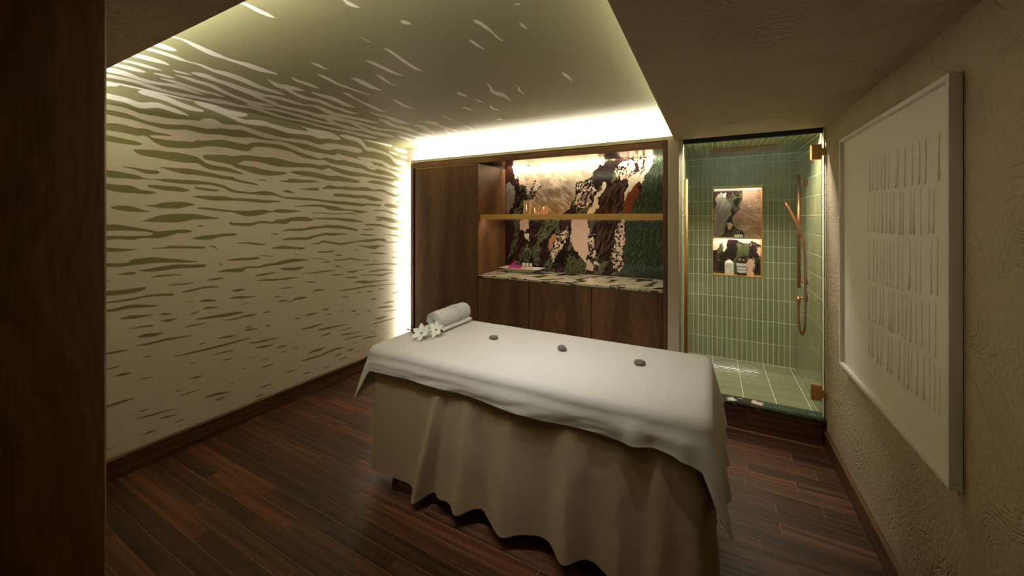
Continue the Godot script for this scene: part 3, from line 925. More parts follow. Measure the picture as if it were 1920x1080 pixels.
func build_table():
	var cx := (TX0 + TX1) / 2
	var cz := (TZ0 + TZ1) / 2
	var t := thing("massage_table", "padded massage table on legs hidden under the beige skirt", "table", Vector3(cx, 0, cz))
	part(t, "pad", cbox(Vector3(1.76, 0.09, 0.74), 0.03), M.white, Vector3(0, TY - 0.052, 0))
	part(t, "frame", cbox(Vector3(1.70, 0.06, 0.68), 0.005), M.black, Vector3(0, TY - 0.128, 0))
	for x in [-0.78, 0.78]:
		for z in [-0.27, 0.27]:
			part(t, "leg", tube([Vector3(x, 0, z), Vector3(x, TY - 0.155, z)], 0.022, 0.026, 12), M.black)
	# skirt
	var wn := noise(61, 1.0, FastNoiseLite.TYPE_SIMPLEX_SMOOTH, 2)
	# folds along the front: place along x from the left end, outward swell at the hem, width, sideways lean
	var folds := [[0.12, 0.012, 0.07, 0.02], [0.415, 0.078, 0.034, 0.17], [0.485, -0.03, 0.028, 0.15], [0.68, 0.055, 0.040, 0.05], [0.78, -0.026, 0.04, 0.03], [0.93, 0.036, 0.05, 0.04], [1.10, -0.016, 0.05, 0.02], [1.235, 0.052, 0.045, 0.03], [1.34, -0.022, 0.04, 0.02], [1.46, 0.030, 0.04, 0.01], [1.62, 0.036, 0.04, 0.0], [1.74, 0.018, 0.03, 0.0]]
	var skirt := surf(420, 40, func(u: float, v: float):
		var rr = rim(u, 0.884, 0.370, 0.05)
		var p: Vector2 = rr[0]
		var n: Vector2 = rr[1]
		var drop := pow(v, 1.15)
		var out := 0.004 + 0.012 * v
		var low := 0.0
		var front: float = maxf(0.0, n.y)
		if front > 0.5:
			for f in folds:
				var at: float = f[0] - 0.9 + f[3] * (1.0 - v) * 0.8
				var g := bump(p.x, at, f[2] * (0.55 + 0.6 * v))
				out += f[1] * g * drop * smoothstep(0.5, 1.0, front)
				low += maxf(f[1], 0.0) * 0.30 * g
			out += 0.007 * v * sin(p.x * 17.0 + 1.0) * smoothstep(0.5, 1.0, front)
		else:
			out += drop * 0.022 * (sin(u * 190.0) + 0.6 * sin(u * 83.0 + 1.3))
		out += 0.004 * wn.get_noise_2d(u * 60.0, v * 2.0)
		var hem := 0.088 + 0.008 * sin(u * 61.0) - low
		var y := lerpf(TY - 0.05, hem, v)
		return Vector3(cx + p.x + n.x * out, y, cz + p.y + n.y * out), Vector2(8, 1))
	single("table_skirt", "long beige terry skirt hanging in folds around the massage table", "cloth", skirt, M.skirt, Vector3.ZERO)
	# top sheet
	var wr := noise(62, 1.0, FastNoiseLite.TYPE_SIMPLEX_SMOOTH, 3)
	var edge := 0.042
	var top_rows := 10
	var roll_rows := 7
	var hang_rows := 20
	var total := top_rows + roll_rows + hang_rows
	var sheet := surf(460, total, func(u: float, v: float):
		var rr = rim(u, 0.906, 0.396, 0.06)
		var p: Vector2 = rr[0]
		var n: Vector2 = rr[1]
		var j := int(round(v * total))
		var med := Vector2(clampf(p.x, -0.5, 0.5), 0.0)
		var inner: Vector2 = p - n * edge
		var wob := 0.0
		if j <= top_rows:
			var k := float(j) / top_rows
			var q := med.lerp(inner, k)
			var y := TY + 0.004 - 0.006 * k * k + 0.0018 * wr.get_noise_2d(q.x * 5.0, q.y * 9.0)
			return Vector3(cx + q.x, y, cz + q.y)
		if j <= top_rows + roll_rows:
			var a := float(j - top_rows) / roll_rows * PI / 2
			var q := inner + n * (edge * sin(a))
			return Vector3(cx + q.x, TY - 0.002 - edge * (1.0 - cos(a)) + 0.0018 * wr.get_noise_2d(q.x * 5.0, q.y * 9.0), cz + q.y)
		var h := float(j - top_rows - roll_rows) / hang_rows
		# how far the cloth hangs: short at the front, long at both ends
		var end := smoothstep(0.25, 0.85, absf(n.x))
		var right := n.x > 0.0
		var len_ := 0.094 + 0.010 * wr.get_noise_2d(p.x * 2.2, 4.0) + 0.012 * sin(p.x * 3.4 + 0.6)
		if n.y > 0.0: len_ += 0.045 * bump(p.x, 0.9, 0.10) + 0.012 * bump(p.x, -0.9, 0.08)
		else: len_ = 0.18
		var end_len := 0.30 + 0.06 * bump(p.y, 0.30, 0.12) if right else 0.20 + 0.08 * bump(p.y, 0.37, 0.12)
		var hang := lerpf(len_, end_len, end)
		var out := 0.010 * smoothstep(0.0, 0.5, h)
		if n.y > 0.2:
			# creases in the short front fall
			out += 0.007 * sin(p.x * 9.0 + 0.8) * h
			out += 0.018 * bump(p.x, 0.62, 0.035) * h - 0.012 * bump(p.x, 0.70, 0.03) * h + 0.014 * bump(p.x, 0.80, 0.03) * h
			out += 0.009 * wr.get_noise_2d(p.x * 2.2 + h * 0.4, h * 0.7) * h
		var corner: float = 1.0 - absf(absf(n.x) - absf(n.y))
		if right:
			out += end * h * (0.030 + 0.016 * sin(p.y * 34.0 + h) + 0.010 * sin(p.y * 71.0)) + corner * h * 0.03
		elif n.x < 0.0:
			out += end * h * (0.045 + 0.012 * sin(p.y * 26.0) + 0.035 * bump(p.y, 0.37, 0.12)) + corner * h * 0.01
		var q := p + n * out
		return Vector3(cx + q.x, TY - 0.002 - edge - hang * h, cz + q.y), Vector2(8, 2))
	single("top_sheet", "smooth off-white sheet draped over the massage table", "cloth", sheet, M.sheet, Vector3.ZERO)

# ------------------------------------------------------------------ framed relief
func build_picture():
	var z0 := -2.822
	var z1 := -1.675
	var y0 := 0.705
	var y1 := 2.003
	var zc := (z0 + z1) / 2
	var yc := (y0 + y1) / 2
	var pic := thing("framed_relief", "large white framed relief of curled paper strips on the plaster wall", "picture", Vector3(XR - 0.002, yc, zc))
	var dx := -0.016
	for y in [y0 + 0.009, y1 - 0.009]:
		part(pic, "frame_rail", cbox(Vector3(0.032, 0.018, z1 - z0), 0.0015, 2), M.white, Vector3(dx, y - yc, 0))
	for z in [z0 + 0.009, z1 - 0.009]:
		part(pic, "frame_rail", cbox(Vector3(0.032, y1 - y0 - 0.037, 0.018), 0.0015), M.white, Vector3(dx, 0, z - zc))
	var pn := part(pic, "panel", cbox(Vector3(0.008, y1 - y0 - 0.037, z1 - z0 - 0.037), 0.0), M.paper, Vector3(-0.010, 0, 0))
	for s in RELIEF:
		var z: float = s[0] / 1000.0 - zc
		var ya: float = s[1] / 1000.0 - yc
		var yb: float = s[2] / 1000.0 - yc
		var lean := rng.randf_range(-0.004, 0.004)
		var curl := rng.randf_range(0.001, 0.0045)
		var w := 0.0062
		# a strip fixed at its top whose lower end curls off the panel
		var m := surf(6, 6, func(u: float, v: float):
			var a: float = u * PI
			var lift: float = 0.001 + curl * v * v
			return Vector3(-0.0035 - lift * (0.35 + 0.65 * sin(a)) - 0.002 * sin(a), lerpf(ya, yb, v), z + lean * sin(v * PI) - w * cos(a)))
		part(pn, "paper_strip", m, M.paper)

# ------------------------------------------------------------------ small things
func petal(l: float, w: float, curve: float, twist := 0.0) -> ArrayMesh:
	return surf(4, 7, func(u: float, v: float):
		var x: float = (u - 0.5) * 2.0
		var wd: float = w * pow(maxf(0.0, sin(PI * pow(v, 0.95) * 0.95 + 0.09)), 0.75)
		return Vector3(x * wd + twist * v * v * l, curve * l * (v * v * 0.8 - v * 0.15) + 0.25 * wd * x * x, l * v))

func blossom(parent: Node3D, called: String, at: Vector3, tilt: Vector3, n: int, l: float, w: float, mat: Material, eye: Material, curve: float) -> MeshInstance3D:
	var b := part(parent, called, lathe([Vector2(0.0003, -l * 0.12), Vector2(l * 0.10, -l * 0.05), Vector2(l * 0.13, l * 0.02), Vector2(l * 0.06, l * 0.09), Vector2(0.0003, l * 0.11)], 10), eye, at)
	b.rotation = tilt
	var pm := petal(l, w, curve)
	for i in n:
		var p := part(b, "petal", pm, mat)
		p.rotation.y = TAU * i / n + 0.2
		p.rotation.x = -0.12 if i % 2 else -0.02
	return b

func build_table_things():
	var y := TY + 0.004
	# rolled towel: a spiral swept along its axis, lying across the table
	var a := Vector3(-1.612, y + 0.054, -1.945)
	var length := 0.345
	var turns := 4.2
	var tw := thing("rolled_towel", "rolled white terry towel lying across the head of the sheet", "towel", Vector3(a.x, y, a.z - length / 2))
	var spiral := func(s: float, outer: bool) -> Vector2:
		var ang: float = s * turns * TAU + 2.1
		var r: float = 0.0050 + 0.0560 * s
		return Vector2(cos(ang), sin(ang)) * (r + (0.0050 if outer else -0.0050))
	var loops := noise(64, 150.0, FastNoiseLite.TYPE_SIMPLEX_SMOOTH, 2)
	var roll := surf(480, 70, func(u: float, v: float):
		# closed outline: out along the spiral, back inside
		var s: float = u * 2.0 if u < 0.5 else 2.0 - u * 2.0
		var p: Vector2 = spiral.call(s, u < 0.5)
		var puff: float = 1.0 - 0.05 * pow(absf(v * 2.0 - 1.0), 6.0)
		var nap: float = 1.0 + 0.055 * loops.get_noise_3d(p.x, p.y, v * length)
		return Vector3(p.x * puff * nap, p.y * puff * nap, (v - 0.5) * length))
	var body := part(tw, "roll", roll, M.towel, Vector3(0, 0.066, 0))
	for e in [-1.0, 1.0]:
		var cap := surf(130, 2, func(u: float, v: float):
			var p: Vector2 = spiral.call(u, true) * v + spiral.call(u, false) * (1.0 - v)
			return Vector3(p.x * 0.96, p.y * 0.96, e * (length / 2 - 0.003 + 0.004 * sin(v * PI))))
		part(tw, "rolled_end", cap, M.towel, Vector3(0, 0.066, 0))
	# the loose edge folded under, and the woven band
	part(tw, "hem_fold", surf(10, 6, func(u: float, v: float):
		var ang: float = u * TAU
		return Vector3(0.038 + 0.036 * cos(ang), 0.015 + 0.014 * sin(ang), (v - 0.5) * length * 0.985)), M.towel)
	part(tw, "woven_band", surf(40, 2, func(u: float, v: float):
		var ang: float = lerpf(-0.7, 2.9, u)
		return Vector3(cos(ang) * 0.0690, 0.066 + sin(ang) * 0.0690, -0.02 - 0.016 * v)), M.sheet)
	# flowers
	var sp := thing("lily_sprig", "sprig of two white lilies on a brown twig beside the rolled towel", "flowers", Vector3(-1.58, y, -1.83))
	part(sp, "twig", tube([Vector3(0.02, 0.03, -0.03), Vector3(-0.06, 0.012, -0.015), Vector3(-0.13, 0.012, -0.03), Vector3(-0.20, 0.014, -0.045)], 0.0052, 0.0036, 7, 4), M.twig)
	part(sp, "twig", tube([Vector3(-0.02, 0.02, 0.0), Vector3(-0.10, 0.012, -0.005), Vector3(-0.16, 0.018, -0.055), Vector3(-0.20, 0.024, -0.085)], 0.0048, 0.0034, 7, 4), M.twig)
	blossom(sp, "lily", Vector3(-0.005, 0.036, 0.035), Vector3(0.75, 0.3, 0.05), 6, 0.060, 0.018, M.petal, M.petal_green, 0.35)
	blossom(sp, "lily", Vector3(0.045, 0.042, -0.045), Vector3(0.95, -0.2, -0.25), 6, 0.056, 0.017, M.petal, M.petal_green, 0.35)
	blossom(sp, "lily_bud", Vector3(0.02, 0.03, 0.0), Vector3(-0.3, 1.0, 0.3), 4, 0.034, 0.009, M.petal, M.petal_green, 0.6)
	# stones
	var spots := [[Vector3(-1.191, y, -2.001), 0.5, "flat smooth grey stone on the sheet, the one nearest the towel"], [Vector3(-0.745, y, -2.006), -0.35, "rounder grey-brown stone in the middle of the row on the sheet"], [Vector3(-0.325, y, -1.994), 0.1, "grey-brown stone on the sheet at the foot end of the row"]]
	for i in 3:
		var sn := noise(70 + i, 1.4, FastNoiseLite.TYPE_SIMPLEX_SMOOTH, 2)
		var half: Vector3 = [Vector3(0.027, 0.012, 0.019), Vector3(0.025, 0.016, 0.021), Vector3(0.027, 0.015, 0.020)][i]
		var m := surf(24, 14, func(u: float, v: float):
			var d := Vector3(cos(u * TAU) * sin(v * PI), cos(v * PI), sin(u * TAU) * sin(v * PI))
			return d * half * (1.0 + 0.28 * sn.get_noise_3d(d.x, d.y, d.z)) + Vector3(0, half.y * 0.92, 0))
		var o := single("stone", spots[i][2], "stone", m, M.stone, spots[i][0], "massage stones")
		o.rotation.y = spots[i][1]

func build_niche_things():
	# serving dish on the worktop
	var cy := 0.971
	var dish := thing("serving_dish", "white rectangular flared dish on the marble worktop", "dish", Vector3(-1.80, cy, -3.62))
	var prof := [[0.145, 0.045, 0.001], [0.150, 0.050, 0.006], [0.205, 0.085, 0.045], [0.235, 0.105, 0.047], [0.235, 0.105, 0.0505], [0.203, 0.082, 0.049], [0.146, 0.046, 0.011], [0.001, 0.001, 0.010]]
	var m := prof.size() - 1
	part(dish, "bowl", surf(64, m + 1, func(u: float, v: float):
		var k := int(round(v * (m + 1))) - 1
		if k < 0: return Vector3(0, 0.001, 0)
		var q = prof[k]
		var r = rim(u, q[0], q[1], minf(0.012, q[1] * 0.5))
		return Vector3(r[0].x, q[2], r[0].y)), M.ceramic)
	# small bottles
	for i in 3:
		var b := thing("toiletry_bottle", ["small clear bottle with a cream cap in the dish, partly behind the orchids", "small clear bottle with a cream cap, the middle one in the dish", "small clear bottle with a cream cap in the dish, farthest from the orchids"][i], "bottle", Vector3(-1.785 + i * 0.042, cy + 0.012, -3.635), "bottles in the dish")
		part(b, "body", lathe([Vector2(0.0003, 0), Vector2(0.013, 0.0), Vector2(0.0145, 0.003), Vector2(0.0145, 0.046), Vector2(0.012, 0.052), Vector2(0.0003, 0.053)], 18), M.vase)
		part(b, "lotion", lathe([Vector2(0.0003, 0.002), Vector2(0.0125, 0.002), Vector2(0.0125, 0.042), Vector2(0.0003, 0.0425)], 16), M.soap)
		part(b, "cap", lathe([Vector2(0.0003, 0.0535), Vector2(0.0145, 0.0535), Vector2(0.0150, 0.056), Vector2(0.0148, 0.084), Vector2(0.0135, 0.086), Vector2(0.0003, 0.0865)], 18), M.white)
	# orchids
	var orch := thing("orchid_spray", "magenta orchid blossoms heaped in the dish", "flowers", Vector3(-1.855, cy + 0.012, -3.60))
	part(orch, "stem", tube([Vector3(-0.07, 0.02, 0.0), Vector3(-0.01, 0.035, -0.01), Vector3(0.06, 0.03, 0.01)], 0.003, 0.002, 7, 4), M.stem)
	var spots := [[-0.065, 0.040, 0.012], [-0.035, 0.058, 0.0], [-0.018, 0.085, -0.015], [0.0, 0.045, 0.02], [0.032, 0.040, 0.022], [0.058, 0.050, 0.005]]
	for i in spots.size():
		blossom(orch, "orchid", Vector3(spots[i][0], spots[i][1], spots[i][2]), Vector3(1.0 + 0.3 * sin(i * 2.0), 0.5 * cos(i * 1.7), 0.4 * sin(i * 3.1)), 5, 0.030, 0.013, M.orchid, M.orchid_eye, 0.2)
	var leaf := single("fallen_leaf", "dark green leaf lying in the dish beside the bottles", "leaf", petal(0.09, 0.016, 0.05), M.leaf, Vector3(-1.655, cy + 0.014, -3.60))
	leaf.rotation = Vector3(-0.08, 0.5 * PI, 0)
	# vase with eucalyptus
	var sy := 1.5875
	var vx := Vector3(-1.775, sy, -3.70)
	var vase := thing("glass_vase", "clear straight glass vase on the brass shelf holding eucalyptus", "vase", vx)
	part(vase, "glass", lathe([Vector2(0.0003, 0.0), Vector2(0.042, 0.0), Vector2(0.045, 0.004), Vector2(0.047, 0.155), Vector2(0.0455, 0.156), Vector2(0.043, 0.010), Vector2(0.0003, 0.009)], 28), M.vase)
	var euc := thing("eucalyptus", "dark green eucalyptus sprigs in the glass vase", "plant", vx)
	var lm := surf(4, 4, func(u: float, v: float):
		var x: float = (u - 0.5) * 2.0
		var wd: float = 0.0125 * pow(sin(PI * clampf(v * 0.94 + 0.05, 0, 1)), 0.55)
		return Vector3(x * wd, 0.004 * x * x + 0.003 * v, 0.026 * v))
	var tips := [Vector3(0.10, 0.345, 0.02), Vector3(0.17, 0.285, 0.03), Vector3(0.0, 0.30, 0.05), Vector3(-0.05, 0.30, 0.0), Vector3(0.045, 0.26, -0.03), Vector3(-0.03, 0.25, 0.04), Vector3(0.12, 0.24, 0.04)]
	var rg := RandomNumberGenerator.new()
	rg.seed = 5
	for tip in tips:
		var p0 := Vector3(rg.randf_range(-0.02, 0.02), 0.012, rg.randf_range(-0.02, 0.02))
		var p1: Vector3 = p0.lerp(tip, 0.5) + Vector3(-tip.x * 0.25, 0.03, 0)
		var st := part(euc, "sprig", tube([p0, p1, tip], 0.0028, 0.0014, 6, 6), M.stem)
		for k in 9:
			var f := 0.42 + 0.58 * k / 8.0
			var pos: Vector3 = p0 * (1 - f) * (1 - f) + p1 * 2.0 * f * (1 - f) + tip * f * f
			if pos.y < 0.16: continue
			for sd in 2:
				var lf := part(st, "leaf", lm, M.leaf, pos)
				lf.rotation = Vector3(rg.randf_range(-1.0, 0.3), k * 1.57 + sd * PI + rg.randf_range(-0.3, 0.3), rg.randf_range(-0.5, 0.5))
	# tumblers
	for i in 2:
		var tb := thing("amber_tumbler", ["low amber glass tumbler on the brass shelf next to the vase", "low amber glass tumbler on the brass shelf, farther from the vase"][i], "glass", Vector3(-1.665 + i * 0.095, sy, -3.67 - i * 0.02), "amber tumblers")
		part(tb, "glass", lathe([Vector2(0.0003, 0.0), Vector2(0.034, 0.0), Vector2(0.037, 0.004), Vector2(0.041, 0.078), Vector2(0.0395, 0.079), Vector2(0.034, 0.012), Vector2(0.0003, 0.011)], 28), M.tumbler)

func build_shower_things():
	# lined wall niche
	var nx0 := 0.001
	var nx1 := 0.428
	var ny0 := 0.980
	var ny1 := 1.850
	var n := thing("shower_niche", "brass-lined niche with a shelf and marble back in the green tiled shower wall", "niche", Vector3(0.215, ny0, SZ))
	var zc := SZ - 0.055
	var back := part(n, "marble_back", slab_face(Vector3(nx1 - nx0, ny1 - ny0, 0.01), Vector2(-0.03, 0.93), Vector2(0.50, 0.96), Vector2(0.215, 1.415)), M.marble_niche, Vector3(0.215, 1.415, SZ - 0.135) - n.position)
	for x in [nx0 + 0.004, nx1 - 0.004]:
		part(n, "side_lining", cbox(Vector3(0.008, ny1 - ny0, 0.13), 0.001), M.brass, Vector3(x, 1.415, zc - 0.006) - n.position)
	for y in [ny0 + 0.004, ny1 - 0.004]:
		part(n, "lining", cbox(Vector3(nx1 - nx0 - 0.016, 0.008, 0.13), 0.001), M.brass, Vector3(0.215, y, zc - 0.006) - n.position)
	part(n, "shelf", cbox(Vector3(nx1 - nx0 - 0.017, 0.012, 0.118), 0.001), M.brass, Vector3(0.215, 1.352, zc - 0.010) - n.position)
	# pale bottle with pointed shoulders
	var b := thing("pale_bottle", "pale square-shouldered bottle with a cream label in the shower niche", "bottle", Vector3(0.152, ny0 + 0.008, SZ - 0.065))
	part(b, "body", surf(4 * 6, 6, func(u: float, v: float):
		var rows := [[0.001, 0.0], [0.038, 0.0], [0.040, 0.003], [0.040, 0.112], [0.034, 0.124], [0.014, 0.140], [0.001, 0.141]]
		var q = rows[int(round(v * 6))]
		var r = rim(u, q[0], q[0] * 0.9, q[0] * 0.3)
		return Vector3(r[0].x, q[1], r[0].y)), M.soap)
	part(b, "cap", lathe([Vector2(0.0003, 0.141), Vector2(0.012, 0.141), Vector2(0.012, 0.149), Vector2(0.0003, 0.150)], 16), M.soap)
	var lb := part(b, "label", cbox(Vector3(0.066, 0.080, 0.001), 0.0), M.label, Vector3(0, 0.062, 0.0368))
	for k in 3:
		part(lb, "print_line", cbox(Vector3([0.022, 0.03, 0.026][k], 0.003, 0.0006), 0.0), M.ink, Vector3([-0.018, -0.012, 0.014][k], [0.024, 0.016, -0.028][k], 0.0006))
	# dark bottle with a banded label
	var d := thing("amber_bottle", "dark amber bottle with a white banded label in the shower niche", "bottle", Vector3(0.258, ny0 + 0.008, SZ - 0.062))
	part(d, "body", lathe([Vector2(0.0003, 0.0), Vector2(0.040, 0.0), Vector2(0.043, 0.004), Vector2(0.043, 0.135), Vector2(0.038, 0.148), Vector2(0.016, 0.160), Vector2(0.013, 0.165), Vector2(0.013, 0.172), Vector2(0.0003, 0.172)], 28), M.amber_glass)
	part(d, "cap", lathe([Vector2(0.0003, 0.1725), Vector2(0.015, 0.1725), Vector2(0.015, 0.186), Vector2(0.0003, 0.187)], 20), M.black)
	var bands := [[0.104, 0.030], [0.070, 0.024], [0.044, 0.016], [0.030, 0.006]]
	for q in bands:
		part(d, "label_band", surf(20, 1, func(u: float, v: float):
			var ang: float = lerpf(PI * 0.03, PI * 0.97, u)
			return Vector3(cos(ang) * 0.0436, q[0] + q[1] * (v - 0.5), sin(ang) * 0.0436)), M.label)
	# jar on the upper shelf
	var j := thing("small_jar", "small amber jar with a white label and short brass sticks on the niche shelf", "jar", Vector3(0.230, 1.3585, SZ - 0.062))
	part(j, "body", cbox(Vector3(0.070, 0.038, 0.05), 0.006), M.amber_glass, Vector3(0, 0.019, 0))
	part(j, "label", cbox(Vector3(0.071, 0.028, 0.001), 0.0), M.label, Vector3(0, 0.017, 0.0257))
	for x in [-0.008, 0.010]:
		part(j, "stick", tube([Vector3(x, 0.036, 0), Vector3(x, 0.062, 0)], 0.003, -1, 8), M.brass)
	# ceiling shower head
	var hd := thing("rain_shower_head", "flat square copper rain head set under the shower ceiling", "shower head", Vector3(0.235, SY1 - 0.012, -3.93))
	part(hd, "plate", cbox(Vector3(0.48, 0.012, 0.40), 0.002), M.copper, Vector3(0, 0.004, 0))
	# hand shower on its rail
	var rx := 0.622
	var rz := -3.79
	var r := thing("hand_shower_set", "copper hand shower with hose on a wall rail in the tiled shower", "shower set", Vector3(SX1, 0.88, rz))
	var o := r.position
	part(r, "rail", tube([Vector3(rx, 0.985, rz) - o, Vector3(rx, 1.905, rz) - o], 0.0125, -1, 18), M.copper)
	for y in [1.040, 1.838]:
		var br := part(r, "bracket", tube([Vector3(rx + 0.012, y, rz) - o, Vector3(SX1 - 0.005, y, rz) - o], 0.007, -1, 12), M.copper)
		part(br, "rosette", tube([Vector3(SX1 - 0.017, y, rz) - o, Vector3(SX1 - 0.005, y, rz) - o], 0.027, -1, 24), M.copper)
	var hold := part(r, "holder", cbox(Vector3(0.045, 0.036, 0.036), 0.008), M.copper, Vector3(rx, 1.437, rz + 0.012) - o)
	part(r, "handset", tube([Vector3(rx - 0.090, 1.690, rz - 0.02) - o, Vector3(rx - 0.012, 1.49, rz + 0.025) - o, Vector3(rx + 0.012, 1.40, rz + 0.035) - o], 0.014, 0.011, 16, 4), M.copper)
	part(r, "hose", tube([Vector3(rx + 0.012, 1.405, rz + 0.035) - o, Vector3(rx + 0.030, 1.25, rz + 0.05) - o, Vector3(rx + 0.034, 0.95, rz + 0.05) - o, Vector3(rx + 0.032, 0.70, rz + 0.045) - o, Vector3(rx + 0.015, 0.615, rz + 0.03) - o, Vector3(rx - 0.002, 0.70, rz + 0.015) - o, Vector3(rx - 0.002, 0.86, rz) - o], 0.0085, -1, 10, 6), M.copper)
	var el := part(r, "outlet", tube([Vector3(rx - 0.002, 0.855, rz) - o, Vector3(rx - 0.002, 0.915, rz) - o], 0.014, -1, 14), M.copper)
	part(el, "elbow", tube([Vector3(rx - 0.002, 0.905, rz) - o, Vector3(SX1 - 0.005, 0.905, rz) - o], 0.009, -1, 12), M.copper)
	part(el, "rosette", tube([Vector3(SX1 - 0.018, 0.905, rz) - o, Vector3(SX1 - 0.005, 0.905, rz) - o], 0.030, -1, 24), M.copper)
